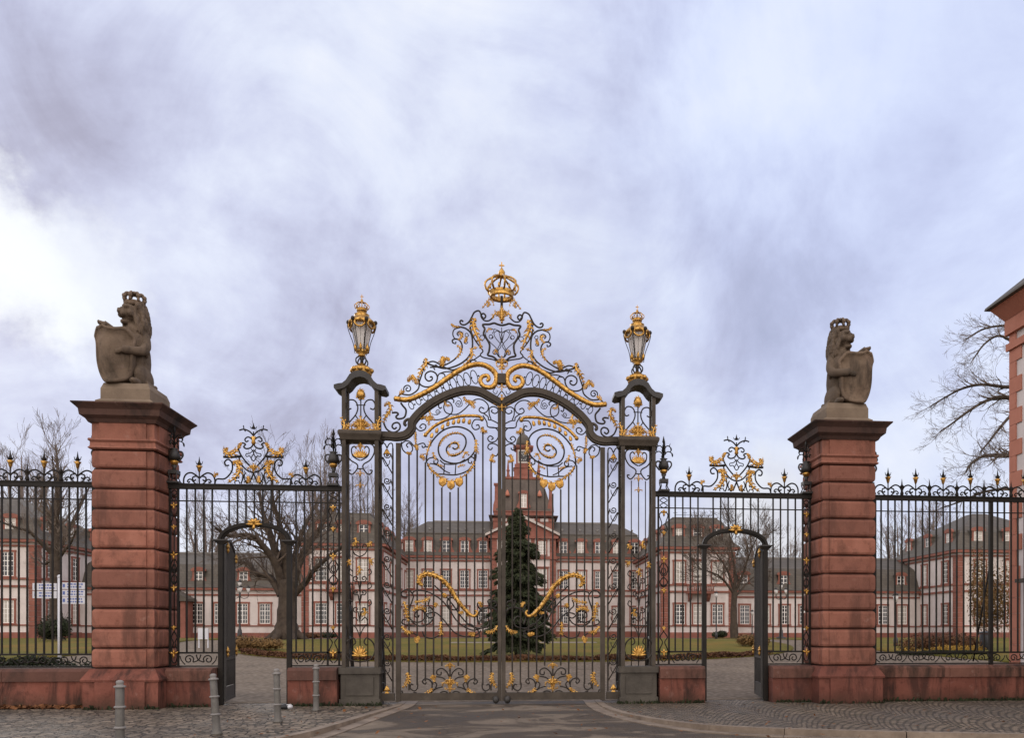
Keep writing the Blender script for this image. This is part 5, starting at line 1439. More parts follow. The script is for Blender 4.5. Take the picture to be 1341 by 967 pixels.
# --- building at the right edge
gh = thing('gatehouse', 'tall white rendered building with red quoins and deep eaves at the right edge', 'building', (14.2, 0, 0))
hx0, hx1, hy0, hy1 = 14.2, 24.0, -9.0, 3.0
MB().box(hx0, hx1, hy0, hy1, -.3, 10.4).build('wall', 'plaster', gh)
b = MB()
for i in range(24):
    z0 = .4 + i * .44; L = (.50 if i % 2 == 0 else .26) if z0 > 3.2 else .42
    if z0 > 10.0: break
    if not 5.0 < z0 - .0 < 5.2: b.box(hx0 - .035, hx0 + .5, hy1 - L, hy1 + .035, z0, z0 + .43)
b.build('quoin', 'quoin', gh)
MB().box(hx0 - .06, hx0 - .001, hy0, hy1 + .06, -.3, .38).build('plinth', 'sandwall', gh)
MB().box(hx0 - .10, hx0 - .036, hy0, hy1 + .10, 9.55, 9.75).build('string_course', 'quoin', gh)
MB().box(hx0 - .12, hx0 - .001, hy0, hy1 + .12, 10.0, 10.41).frustum((hx0 + hx1) / 2, (hy0 + hy1) / 2, [((hx1 - hx0) / 2 + .12, (hy1 - hy0) / 2 + .12, 10.42), ((hx1 - hx0) / 2 + .50, (hy1 - hy0) / 2 + .22, 10.75)]).build('eaves', 'quoin', gh)
MB().frustum((hx0 + hx1) / 2, (hy0 + hy1) / 2, [((hx1 - hx0) / 2 + .62, (hy1 - hy0) / 2 + .30, 10.76), ((hx1 - hx0) / 2 + .60, (hy1 - hy0) / 2 + .28, 10.83), (1.2, 2.0, 14.5)]).build('roof', 'slate', gh)
MB().box(hx0 - .30, hx0 - .001, hy1 - 2.6, hy1 - .62, 2.98, 3.08).build('ledge', 'iron_light', gh)

# ================================================================== GROUND
def sstep(t): t = max(0, min(1, t)); return t * t * (3 - 2 * t)
def gh_(y): return 1.05 * sstep((y - 3) / 42) if y > .5 else -.35 * sstep((.5 - y) / .3)
ys = [-400, -60, -20, -2, .2, .3, .4, .5, .8] + [1 + i for i in range(0, 50)] + [60, 80, 120, 250, 700, 2000]
xs = [-2000, -500, -120, -60, -30, -15, -8, 0, 8, 15, 30, 60, 120, 500, 2000]
b = MB()
for y in ys:
    for x in xs: b.v.append(Vector((x, y, gh_(y))))
nx = len(xs)
for j in range(len(ys) - 1):
    for i in range(nx - 1): b.face((j * nx + i, j * nx + i + 1, (j + 1) * nx + i + 1, (j + 1) * nx + i), True)
tag(b.build('ground', 'gravel'), 'grey brown gravel courtyard ground', None, None, 'structure'); 
def rows_sheet(name, rows, zoff, m, label, edge=.0, nseg=24):
    b = MB()
    for y, xl, xr in rows:
        for i in range(nseg + 1): b.v.append(Vector((xl + (xr - xl) * i / nseg, y, gh_(y) + zoff)))
    for j in range(len(rows) - 1):
        for i in range(nseg):
            k = j * (nseg + 1) + i; b.face((k, k + 1, k + nseg + 2, k + nseg + 1), True)
    # skirt
    n = nseg + 1; loop = [i for i in range(n)] + [j * n + nseg for j in range(1, len(rows))] + [(len(rows) - 1) * n + i for i in range(nseg - 1, -1, -1)] + [j * n for j in range(len(rows) - 2, 0, -1)]
    base = len(b.v)
    for k in loop: b.v.append(b.v[k] - Vector((0, 0, zoff + .05)))
    for q in range(len(loop)):
        r2 = (q + 1) % len(loop); b.face((loop[q], loop[r2], base + r2, base + q))
    o = b.build(name, m); tag(o, label, None, None, 'structure'); return o
def sup(cx, cy, rx, ry, p=2.6, n=44):
    rows = []
    for i in range(n + 1):
        y = cy - ry + 2 * ry * (1 - math.cos(PI * i / n)) / 2
        q = abs((y - cy) / ry); w = rx * max(.02, (1 - min(1, q) ** p)) ** (1 / p)
        rows.append((y, cx - w, cx + w))
    return rows
LC = (.6, 42.0, 18.0, 24.2)
rows_sheet('lawn', sup(*LC), .05, 'lawn', 'round central lawn in the palace courtyard')
rows_sheet('path', [(y, xl + 1.2, xr - 1.2) for y, xl, xr in [(35 + i * .4, -5.2, 7.0) for i in range(6)]], .056, 'kerb', 'pale path strip across the lawn')
rows_sheet('lawn', [(12 + i * 1.6, -75, -22 - 1.5 * math.cos(i * .3)) for i in range(38)], .05, 'lawn', 'left courtyard lawn')
rows_sheet('lawn', [(12 + i * 1.6, 22 + 1.2 * math.cos(i * .3), 75) for i in range(38)], .05, 'lawn', 'right courtyard lawn')

def polysheet(name, outline, z, m, label, thick=.0):
    bm = bmesh.new()
    vs = [bm.verts.new((x, y, z if not callable(z) else z(x, y))) for x, y in outline]
    f = bm.faces.new(vs)
    bmesh.ops.triangulate(bm, faces=[f])
    bmesh.ops.recalc_face_normals(bm, faces=bm.faces[:])
    for f in bm.faces:
        if f.normal.z < 0: f.normal_flip()
    me = bpy.data.meshes.new(name); bm.to_mesh(me); bm.free(); me.materials.append(M[m])
    o = bpy.data.objects.new(name, me); col.objects.link(o); tag(o, label, None, None, 'structure'); return o
KL = [(-2.36, .55), (-2.36, -.45), (-2.48, -1.2), (-2.68, -2.4), (-2.9, -3.8), (-3.2, -5.3), (-3.8, -6.5), (-4.9, -7.6), (-6.5, -8.4), (-9, -8.8), (-14, -9.0), (-60, -9.0)]
KR = [(2.33, .55), (2.33, -.6), (2.42, -1.7), (2.7, -2.9), (3.2, -4.0), (3.95, -4.85), (5.6, -5.6), (8.4, -6.35), (12, -6.9), (20, -7.3), (60, -7.3)]
def smooth2(P): return [(p.x, p.y) for p in cat_rom([(x, y, 0) for x, y in P], 5)]
KLs, KRs = smooth2(KL), smooth2(KR)
def road_z(x, y): return -.10 if y < -5.5 else (-.10 + (y + 5.5) / 6.1 * .104)
# road as a strip grid between the kerbs so it follows its slope
b = MB()
yy = [-60, -30, -16, -12, -9, -8, -7, -6.3, -5.5] + [-5 + i * .5 for i in range(12)]
def xat(K, y, far):
    if y <= K[-1][1] + .0: return far
    for i in range(len(K) - 1):
        (xa_, ya_), (xb_, yb_) = K[i], K[i + 1]
        if (ya_ >= y >= yb_) and ya_ != yb_: return xa_ + (xb_ - xa_) * (ya_ - y) / (ya_ - yb_)
    return K[0][0]
for y in yy:
    xl, xr = xat(KL, y, -60), xat(KR, y, 60)
    for i in range(13): b.v.append(Vector((xl + (xr - xl) * i / 12, y, road_z(0, y))))
for j in range(len(yy) - 1):
    for i in range(12): k = j * 13 + i; b.face((k, k + 1, k + 14, k + 13), True)
b.v = b.v; tag(b.build('road', 'asphalt'), 'worn patchy asphalt drive up to the gate', None, None, 'structure')
polysheet('pavement', KLs + [(-60, .55)], .0, 'cobble', 'rough cobbled pavement left of the drive')
polysheet('pavement', KRs + [(60, .55)], .0, 'cobble_arc', 'cobbled pavement laid in arcs right of the drive')
def kerb(K, side, label):
    b = MB(); n = len(K)
    for off0, off1, z0, z1 in ((0.0, .16, -.12, .016), (.165, .42, -.13, None)):
        i = 0
        while i < n - 1:
            j = min(i + 4, n - 1)
            for a in range(i, j):
                p, q = Vector((*K[a], 0)), Vector((*K[a + 1], 0))
                if a == j - 1: q = p + (q - p) * .97
                d0 = (Vector((*K[min(a + 1, n - 1)], 0)) - Vector((*K[max(a - 1, 0)], 0))).normalized(); d1 = (Vector((*K[min(a + 2, n - 1)], 0)) - Vector((*K[a], 0))).normalized()
                n0, n1 = Vector((-d0.y, d0.x, 0)) * side, Vector((-d1.y, d1.x, 0)) * side
                k = len(b.v)
                za = z1 if z1 is not None else road_z(0, p.y) + .012
                zb_ = z1 if z1 is not None else road_z(0, q.y) + .012
                for pt, nn, z in ((p, n0, za), (q, n1, zb_)):
                    b.v += [pt + nn * off0 + Vector((0, 0, z0)), pt + nn * off1 + Vector((0, 0, z0)), pt + nn * off1 + Vector((0, 0, z)), pt + nn * off0 + Vector((0, 0, z))]
                for f in ((0, 1, 5, 4), (1, 2, 6, 5), (2, 3, 7, 6), (3, 0, 4, 7)): b.face([k + v for v in f])
                if a == i: b.face((k, k + 3, k + 2, k + 1))
                if a == j - 1: b.face((k + 4, k + 5, k + 6, k + 7))
            i = j
    o = b.build('kerb', 'kerb'); tag(o, label, None, None, 'structure')
kerb(KLs, 1, 'curved granite kerb left of the drive'); kerb(KRs, -1, 'curved granite kerb right of the drive')
# ================================================================== TREES
def rand_perp(d, q):
    a = Vector((q.gauss(0, 1), q.gauss(0, 1), q.gauss(0, 1))); a -= d * a.dot(d)
    return a.normalized() if a.length > 1e-6 else d.orthogonal().normalized()
def grow(b, p, d, L, r, depth, q, up=.10, spread=.75, rmin=.012, kids_=(3, 4), gn=.16, flat=1.0):
    n = 5 if depth > 1 else 3
    P, rr, dirs = [p.copy()], [r], [d.copy()]
    for i in range(n):
        d = (d + rand_perp(d, q) * q.uniform(0, gn * 1.6) + Vector((0, 0, up))).normalized()
        p = p + d * (L / n); P.append(p.copy()); dirs.append(d.copy())
        rr.append(max(rmin * .8, r * (1 - .62 * (i + 1) / n)))
    b.tube(P, rr, 6 if depth > 3 else (4 if depth > 1 else 3), False)
    if depth <= 0: return
    for k in range(q.randint(*kids_)):
        t = q.uniform(.35, 1.0) if k else 1.0
        i = min(n, max(1, int(t * n + .5)))
        a = q.uniform(.35, 1.0) * spread * (.6 if k == 0 else 1)
        nd = (dirs[i] * math.cos(a) + rand_perp(dirs[i], q) * math.sin(a)); nd.z *= flat; nd.normalize()
        grow(b, P[i], nd, L * q.uniform(.55, .8), max(rmin, rr[i] * q.uniform(.55, .8)), depth - 1, q, up, spread, rmin, kids_, gn, flat)
def tree(label, base, limbs, trunk, seed, depth=4, group='bare courtyard trees', twig='twig', up=.08, spread=.8, rmin=.012, kids_=(3, 4), name='bare_tree', sub=.45, flat=1.0):
    """limbs: list of ([points], r0, r1); trunk: (points, radii)"""
    q = random.Random(seed)
    t = thing(name, label, 'tree', base, group)
    b = MB(); b.tube(cat_rom(trunk[0], 4), [trunk[1][min(int(i / 4), len(trunk[1]) - 1)] for i in range(4 * (len(trunk[0]) - 1) + 1)], 12, False)
    k0 = Vector(trunk[0][0])
    for k in range(6):
        a = k * 1.05 + seed; r0 = trunk[1][0]
        b.tube(cat_rom([k0 + Vector((.3 * r0 * math.cos(a), .3 * r0 * math.sin(a), r0 * 1.2)), k0 + Vector((r0 * 1.0 * math.cos(a), r0 * math.sin(a), r0 * .5)), k0 + Vector((r0 * 1.9 * math.cos(a), r0 * 1.9 * math.sin(a), -.05))], 3), [r0 * .5, r0 * .5, r0 * .45, r0 * .4, r0 * .35, r0 * .25, r0 * .15], 6)
    b.build('trunk', 'bark', t)
    c = MB(); li_ = MB()
    for P, r0, r1 in limbs:
        Q = cat_rom(P, 5); n = len(Q)
        rr = [r0 + (r1 - r0) * (i / (n - 1)) ** .8 for i in range(n)]
        li_.tube(Q, rr, 8, False)
        total = sum((Q[i + 1] - Q[i]).length for i in range(n - 1))
        for i in range(3, n, 1):
            d = (Q[i] - Q[i - 1]).normalized()
            m = 3 if i == n - 1 else q.choice((1, 1, 2))
            for _ in range(m):
                a = q.uniform(.4, 1.15) if i < n - 1 else q.uniform(.1, .7)
                nd = (d * math.cos(a) + rand_perp(d, q) * math.sin(a)); nd.z *= flat; nd.normalize()
                grow(c, Q[i], nd, total * sub * q.uniform(.35, .75) * (1.0 - .35 * i / n), max(rmin * 1.5, rr[i] * q.uniform(.3, .5)), depth - 1, q, up, spread, rmin, kids_, .2, flat)
    li_.build('limbs', 'twig_far' if twig == 'twig_far' else 'bark', t)
    c.build('crown', 'twig_mid' if twig == 'twig_far_b' else twig, t)
    return t
def W(px, py, Y): x, z = G(px, py, Y); return Vector((x, Y, z))
def limb_px(pts, Y, dy, r0, r1):
    n = len(pts); return ([W(x, y, Y) + Vector((0, dy * (i / (n - 1)) ** 1.2, 0)) for i, (x, y) in enumerate(pts)], r0, r1)
# large bare tree, left of the gate
Y1 = 50
tb = W(375, 834, Y1)
tree('large spreading bare tree with thick forked trunk seen through the left arched doorway', tb, [
    limb_px([(371, 770), (364, 740), (352, 719), (339, 706), (318, 708), (306, 700)], Y1, -4, .42, .10),
    limb_px([(368, 780), (351, 756), (331, 752), (318, 737), (300, 733), (285, 725)], Y1, 3, .34, .09),
    limb_px([(373, 765), (360, 725), (348, 691), (341, 676), (334, 656), (329, 640)], Y1, 2, .42, .08),
    limb_px([(377, 762), (374, 715), (371, 685), (367, 660), (371, 632)], Y1, -3, .38, .08),
    limb_px([(383, 765), (390, 736), (400, 712), (412, 690), (420, 664), (426, 636)], Y1, 3, .44, .09),
    limb_px([(386, 778), (404, 762), (416, 749), (442, 730), (458, 722)], Y1, -3, .32, .10),
    limb_px([(381, 762), (384, 720), (388, 690), (394, 664), (397, 640)], Y1, 5, .32, .08),
], ([tb - Vector((0, 0, .4)), W(375.5, 815, Y1), W(376, 795, Y1), W(377, 775, Y1), W(378, 760, Y1)], [.95, .78, .70, .74, .62, .5]), 21, 4, up=.05, spread=.85, rmin=.012, kids_=(2, 3), sub=.46)
# tree far left, behind the signpost
Y2 = 46
tb = W(74, 838, Y2)
tree('tall bare tree with upright trunk behind the white signpost', tb, [
    limb_px([(72, 722), (72, 695), (70, 665), (71, 628), (67, 600), (63, 580)], Y2, 1, .34, .05),
    limb_px([(73, 730), (62, 715), (52, 700), (40, 695), (22, 686)], Y2, -3, .2, .05),
    limb_px([(75, 722), (84, 700), (92, 672), (97, 648), (100, 630)], Y2, 2, .22, .05),
    limb_px([(73, 715), (64, 690), (52, 664), (42, 640), (35, 622)], Y2, 2, .22, .05),
    limb_px([(75, 735), (90, 722), (104, 715), (118, 700)], Y2, -2, .16, .05),
    limb_px([(73, 740), (60, 735), (45, 738), (30, 730)], Y2, 2, .16, .05),
    limb_px([(73, 690), (82, 662), (84, 635), (88, 605)], Y2, -2, .16, .04),
], ([tb - Vector((0, 0, .4)), W(73, 800, Y2), W(73, 760, Y2), W(73, 720, Y2)], [.48, .42, .40, .38, .3]), 5, 4, up=.10, spread=.7, rmin=.010, kids_=(2, 3), sub=.40, twig='twig_far_b')
# slender tree before the right pavilion
Y3 = 62
tb = W(962, 838, Y3)
tree('slender bare tree with fanned twigs seen through the right arched doorway', tb, [
    limb_px([(962, 780), (950, 765), (938, 755), (922, 750), (912, 748)], Y3, -2, .15, .04),
    limb_px([(962, 778), (955, 750), (945, 730), (935, 715), (930, 705)], Y3, 2, .16, .04),
    limb_px([(962, 775), (962, 745), (958, 720), (955, 695)], Y3, 0, .18, .04),
    limb_px([(963, 776), (972, 750), (978, 725), (985, 705)], Y3, -2, .16, .04),
    limb_px([(963, 782), (975, 770), (988, 758), (1002, 750)], Y3, 2, .14, .04),
], ([tb - Vector((0, 0, .4)), W(961, 815, Y3), W(961, 795, Y3), W(962, 776, Y3)], [.42, .34, .30, .28]), 8, 4, up=.06, spread=.75, rmin=.016, sub=.55)
# large tree behind the building at the right
Y4 = 18
tb = W(1375, 866, Y4)
tree('big bare tree reaching long branches out from behind the red quoined building', tb, [
    limb_px([(1368, 640), (1335, 588), (1312, 600), (1288, 602), (1266, 606), (1246, 618), (1234, 630)], Y4, -2, .17, .035),
    limb_px([(1370, 600), (1340, 530), (1322, 516), (1302, 520), (1284, 532), (1270, 544), (1260, 552)], Y4, 2, .14, .03),
    limb_px([(1370, 590), (1345, 545), (1322, 545), (1300, 565), (1282, 585), (1268, 598)], Y4, -1, .12, .03),
    limb_px([(1374, 560), (1355, 510), (1325, 500), (1305, 493), (1288, 494), (1272, 502), (1260, 510)], Y4, 3, .12, .03),
    limb_px([(1376, 540), (1360, 480), (1335, 455), (1310, 440), (1290, 450), (1275, 470)], Y4, 0, .12, .03),
    limb_px([(1378, 520), (1370, 450), (1345, 420), (1315, 415), (1295, 425)], Y4, 2, .12, .03),
    limb_px([(1380, 520), (1390, 450), (1400, 400)], Y4, 0, .14, .03),
    limb_px([(1366, 660), (1335, 640), (1305, 640), (1282, 650), (1260, 658)], Y4, 2, .10, .03),
], ([tb - Vector((0, 0, .4)), W(1372, 780, Y4), W(1368, 690, Y4), W(1370, 600, Y4), W(1378, 520, Y4)], [.42, .34, .30, .26, .2, .16]), 13, 4, up=.03, spread=.85, rmin=.006, kids_=(2, 3), sub=.21, flat=.85, twig='twig_mid')
# far trees
def far_tree(px, ytop, Y, label, seed, wpx, name='bare_tree'):
    base = W(px, 838, Y); base.z = 1.0
    q = random.Random(seed); top = W(px, ytop, Y); H = top.z - base.z; w = wpx * (Y - CAMY) / 1050
    limbs = []
    for k in range(7):
        a = 2 * PI * k / 7 + q.random(); e = w * q.uniform(.45, .9)
        z0 = base.z + H * q.uniform(.25, .4)
        limbs.append(([Vector((base.x, base.y, z0)), Vector((base.x + e * .4 * math.cos(a), base.y + e * .4 * math.sin(a), z0 + H * .2)), Vector((base.x + e * .8 * math.cos(a), base.y + e * .8 * math.sin(a), z0 + H * .42)), Vector((base.x + e * math.cos(a), base.y + e * math.sin(a), base.z + H * q.uniform(.75, .97)))], .02 * H * .8, .05))
    limbs.append(([Vector((base.x, base.y, base.z + H * .3)), Vector((base.x + .2, base.y, base.z + H * .6)), top], .02 * H, .05))
    tree(label, base, limbs, ([base - Vector((0, 0, .5)), base + Vector((0, 0, H * .2)), base + Vector((0, 0, H * .38))], [.03 * H, .024 * H, .02 * H]), seed, 4, 'bare trees rising behind the palace', 'twig_far', .10, .6, .016, (2, 3), name, .32)
far_tree(425, 600, 108, 'tall bare tree rising behind the left inner pavilion roof', 31, 34)
far_tree(488, 640, 118, 'bare twiggy tree behind the left inner pavilion, right of its roof', 32, 22)
far_tree(268, 668, 112, 'broad bare tree rising behind the low left wing', 33, 32)
far_tree(990, 690, 112, 'bare tree over the low right wing beside the right pavilion roof', 34, 20)
far_tree(1035, 712, 118, 'low bare tree over the right wing beside the right stone pier', 35, 26)
far_tree(1175, 690, 112, 'bare tree over the right wing just right of the right stone pier', 36, 24)
far_tree(1222, 672, 100, 'bare tree rising beside the right end pavilion', 37, 24)
far_tree(28, 600, 96, 'bushy bare tree above the left end pavilion roof', 38, 34)
far_tree(535, 672, 120, 'small bare treetop showing over the main palace roof', 40, 10)

# ---------------------------------------------------------------- foliage
def leaves_blob(b, c, r, n, size, q, shell_=.55):
    for _ in range(n):
        d = Vector((q.gauss(0, 1), q.gauss(0, 1), q.gauss(0, 1))).normalized()
        k = (shell_ + (1 - shell_) * q.random()) * q.uniform(.75, 1.1)
        p = Vector(c) + Vector((d.x * r[0] * k, d.y * r[1] * k, d.z * r[2] * k))
        u = rand_perp(d, q); v = d.cross(u)
        m = (u * q.uniform(.6, 1.1) + d * q.uniform(-.4, .4)) * size; w_ = (v * q.uniform(.4, .8) + d * q.uniform(-.4, .4)) * size
        b.quad(p, m, w_)
def shrub(name, label, cat_, cx, cy, w, d, h, m, seed, n=900, size=.06, group=None, lumps=7, stems=True):
    q = random.Random(seed); z0 = gh_(cy) + .03
    t = thing(name, label, cat_, (cx, cy, z0), group)
    b = MB()
    for k in range(lumps):
        lx, ly = q.uniform(-.36, .36) * w, q.uniform(-.36, .36) * d
        hh = h * q.uniform(.6, 1.0)
        leaves_blob(b, (cx + lx, cy + ly, z0 + hh * .52), (w * .5 * q.uniform(.35, .55) + .05, d * .5 * q.uniform(.4, .6) + .05, hh * .5), n // lumps, size, q)
    b.build('foliage', m, t)
    if stems:
        b = MB()
        for k in range(lumps * 2):
            a = Vector((cx + q.uniform(-.3, .3) * w, cy + q.uniform(-.3, .3) * d, z0 - .05))
            grow(b, a, Vector((q.uniform(-.3, .3), q.uniform(-.3, .3), 1)).normalized(), h * .7, .012, 1, q, .1, .6, .006)
        b.build('stems', 'twig', t)
    return t
def hedge(label, pts, w, h, m, seed, dens=420, size=.05, group='low hedges'):
    q = random.Random(seed); p0 = pts[len(pts) // 2]
    t = thing('low_hedge', label, 'hedge', (p0[0], p0[1], gh_(p0[1])), group); b = MB()
    for i in range(len(pts) - 1):
        a, c = Vector((*pts[i], 0)), Vector((*pts[i + 1], 0)); L = (c - a).length
        for _ in range(int(L * dens)):
            p = a.lerp(c, q.random()); hh = h * (1 + .25 * math.sin(p.x * 2.3) * math.sin(p.x * .9 + 1))
            p += Vector((q.uniform(-w, w) * .5, q.uniform(-w, w) * .5, 0)); z = gh_(p.y) + .02 + hh * (q.random() ** .6)
            d = rand_perp(Vector((0, 0, 1)), q)
            b.quad(Vector((p.x, p.y, z)), Vector((q.gauss(0, 1), q.gauss(0, 1), q.gauss(0, 1))).normalized() * size, Vector((q.gauss(0, 1), q.gauss(0, 1), q.gauss(0, 1))).normalized() * size * .7)
    b.build('foliage', m, t); return t
fr_ = [(x, 42 - 24.2 * max(0, 1 - (abs(x - .6) / 18) ** 2.6) ** (1 / 2.6) + .25) for x in [-13.5 + i * .75 for i in range(37)]]
hedge('low red brown hedge edging the front of the round lawn behind the main gate', fr_, .5, .24, 'hedge', 3, 420, .045)
# spruce
def spruce():
    q = random.Random(17); bx, by = W(678, 860, 21).x, 21.0; z0 = gh_(by) + .03; H = 7.3
    t = thing('spruce_tree', 'dark green conical spruce standing on the lawn behind the centre of the gate', 'tree', (bx, by, z0))
    MB().tube([(bx, by, z0 - .2), (bx + .03, by, z0 + H * .5), (bx, by, z0 + H)], [.17, .10, .02], 8).build('trunk', 'bark', t)
    b = MB(); br = MB()
    z = .55
    while z < H - .1:
        f = 1 - z / H
        R_ = (2.35 * f ** .72 + .08) * (.85 + .15 * math.sin(z * 5)) * min(1, .62 + .2 * z)
        n = max(4, int(5 + 5 * f))
        a0 = q.random() * 6.28
        for k in range(n):
            a = a0 + 2 * PI * k / n + q.uniform(-.25, .25); L = R_ * q.uniform(.55, 1.18)
            c, s_ = math.cos(a), math.sin(a); drop = -.22 * L + q.uniform(-.1, .05)
            P = [Vector((bx, by, z0 + z)), Vector((bx + c * L * .5, by + s_ * L * .5, z0 + z + .02)), Vector((bx + c * L, by + s_ * L, z0 + z + drop + .1))]
            Q = cat_rom(P, 4); br.tube(Q, [.025 * (1 - i / len(Q)) + .004 for i in range(len(Q))], 4, False)
            m = int(50 + 190 * L)
            for _ in range(m):
                u = q.random() ** .75; i = min(len(Q) - 2, int(u * (len(Q) - 1)))
                p = Q[i].lerp(Q[i + 1], u * (len(Q) - 1) - i)
                sd = Vector((-s_, c, 0)) * q.uniform(-1, 1) * (.06 + .24 * L * (1 - abs(u - .55)))
                p = p + sd + Vector((0, 0, q.uniform(-.14, .03)))
                dr = (Vector((c, s_, -.5)) + Vector((-s_, c, 0)) * (1 if sd.dot(Vector((-s_, c, 0))) > 0 else -1) * q.uniform(.2, 1) + Vector((0, 0, q.uniform(-.5, .2)))).normalized()
                b.quad(p, dr * q.uniform(.05, .12), rand_perp(dr, q) * .018)
        z += q.uniform(.14, .22)
    br.build('branches', 'bark', t); b.build('crown', 'spruce', t)
spruce()
gx = lambda px, Y: W(px, 840, Y).x
shrub('shrub', 'brown ornamental grass clump at the lawn edge inside the left doorway', 'shrub', gx(333, 27), 27, 3.6, 2.0, .85, 'shrub', 1, 3800, .05, 'courtyard shrubs', 12)
shrub('shrub', 'brown shrub at the lawn edge beside the open right door', 'shrub', gx(988, 30), 30, 2.2, 1.6, .85, 'shrub', 2, 2200, .05, 'courtyard shrubs', 8)
shrub('shrub', 'rounded dark evergreen bush behind the white signpost', 'shrub', gx(68, 40), 40, 2.3, 2.0, 1.9, 'box', 3, 3200, .06, 'courtyard shrubs', 9)
shrub('shrub', 'small dark bush below the balcony of the right pavilion', 'shrub', gx(942, 66), 66, 2.6, 1.5, .9, 'box', 4, 1200, .07, 'courtyard shrubs', 5)
shrub('shrub', 'red brown shrub mass in the flower bed behind the right spear fence', 'shrub', gx(1228, 24), 24, 4.6, 1.6, 1.15, 'hedge', 5, 5200, .045, 'courtyard shrubs', 14)
shrub('flower_bed', 'row of ochre flowers in front of the red brown shrubs', 'flower bed', gx(1235, 22.4), 22.4, 4.9, .5, .56, 'yellow', 6, 1500, .035, None, 16, False)
hedge('dark clipped box edging in front of the ochre flower row', [(gx(1178, 21.8), 21.8), (gx(1235, 21.8), 21.8), (gx(1300, 21.8), 21.8)], .4, .2, 'box', 7, 900, .04)
hedge('dark low hedge just behind the wall of the left spear fence', [(-15.5, 2.2), (-12, 2.2), (-8.9, 2.2)], .7, .98, 'box', 8, 1300, .04)
shrub('shrub', 'dense brown twiggy shrub before the right end pavilion', 'shrub', gx(1302, 50), 50, 4.6, 3.0, 9.2, 'shrub', 9, 6500, .075, 'courtyard shrubs', 9)
shrub('shrub', 'low dark bush beneath the balcony of the left pavilion', 'shrub', gx(430, 66), 66, 2.2, 1.4, .8, 'box', 10, 900, .07, 'courtyard shrubs', 5)
shrub('shrub', 'brown bush against the palace plinth left of the large bare tree', 'shrub', gx(405, 60), 60, 3.2, 1.4, .7, 'hedge', 12, 1200, .07, 'courtyard shrubs', 6)
# leaf litter at the foot of the left wall
b = MB(); q = random.Random(4)
for _ in range(420):
    x = q.uniform(-10.6, -8.7) + q.gauss(0, .25); y = -.36 - abs(q.gauss(0, .10)) - (.16 if x > -8.75 else 0); s = q.uniform(.02, .045)
    b.quad(Vector((x, y, .015 + q.random() * .05)), Vector((q.uniform(-1, 1), q.uniform(-1, 1), q.uniform(-.5, .5))).normalized() * s, Vector((q.uniform(-1, 1), q.uniform(-1, 1), q.uniform(-.3, .3))).normalized() * s)
for _ in range(260):
    x = q.uniform(-5, 9); y = q.uniform(-6.5, -.5); s = q.uniform(.012, .03)
    b.quad(Vector((x, y, .022 if abs(x) > 2.4 else .02)), Vector((q.uniform(-1, 1), q.uniform(-1, 1), q.uniform(-.2, .2))).normalized() * s, Vector((q.uniform(-1, 1), q.uniform(-1, 1), q.uniform(-.2, .2))).normalized() * s)
tag(b.build('fallen_leaves', 'leaflitter'), 'fallen brown leaves gathered at the foot of the left wall', None, None, 'stuff')

b = MB(); q = random.Random(9)       # dark weeds added in the joint between wall and paving as contact shade
for _ in range(3200):
    x = q.uniform(-14, 14)
    if abs(x) < 2.6 or 4.6 < abs(x) < 6.3: continue
    near = abs(abs(x) - PX) < PW + .15
    y = -(PW + .125 if near else .335) - abs(q.gauss(0, .03)); h = q.uniform(.015, .07) * (1.5 if q.random() < .1 else 1)
    b.quad(Vector((x, y, h * .5)), Vector((q.uniform(-1, 1), q.uniform(-1, 1), 0)).normalized() * q.uniform(.006, .02), Vector((q.uniform(-.5, .5), q.uniform(-.5, .1), 1)).normalized() * h * .6)
tag(b.build('weeds', 'box'), 'thin dark weeds added along the foot of the walls as contact shade', None, None, 'stuff')

# ================================================================== STREET FURNITURE
def bollard(x, y, label, tilt=(0, 0)):
    t = thing('bollard', label, 'bollard', (x, y, -.003), 'grey metal bollards along the left kerb')
    t.rotation_euler = (R(tilt[0]), R(tilt[1]), 0)
    MB().lathe(0, 0, [(.085, 0), (.085, .03), (.062, .07), (.056, .30), (.054, .86), (.05, .87)], 16).build('post', 'bollard', t, True)
    for z in (.32, .60): MB().lathe(0, 0, [(.056, z - .016), (.074, z - .006), (.074, z + .012), (.056, z + .022)], 16).build('ring', 'lead', t, True)
    MB().lathe(0, 0, [(.05, .862), (.075, .868), (.075, .888), (.045, .90), (.04, .915), (.05, .93), (.045, .955), (.02, .968)], 16).build('cap', 'lead', t, True)
def ground_px(px, py):
    d = EYE * F_PX / (py - HZ); lat = (px - CX) / F_PX * d
    return CAMX + lat * CS + d * SN, CAMY - lat * SN + d * CS
bollard(*ground_px(157, 985), 'bollard in front of the left stone pier, cut off by the bottom of the picture')
bollard(*ground_px(284, 963), 'leaning bollard in front of the left open door', (0, -3.5))
bollard(*ground_px(364, 947), 'bollard standing before the left doorway beside the dropped bag', (0, -1.5))
bollard(*ground_px(414, 932), 'upright bollard closest to the main gate, against the wall stub')
bx, by = ground_px(375, 930)
bg = thing('dropped_bag', 'small black and white crumpled bag on the cobbles by the wall stub', 'bag', (bx, by, 0))
MB().ball((bx - .05, by, .06), (.12, .08, .06), 10, 6).ball((bx - .12, by + .02, .05), (.07, .06, .05), 8, 6).build('bag_body', 'black', bg)
MB().ball((bx + .08, by - .02, .06), (.06, .06, .05), 8, 6).tube([(bx + .02, by - .06, .1), (bx + .1, by - .05, .11), (bx + .13, by, .05)], .012, 5).build('bag_flap', 'signwhite', bg)

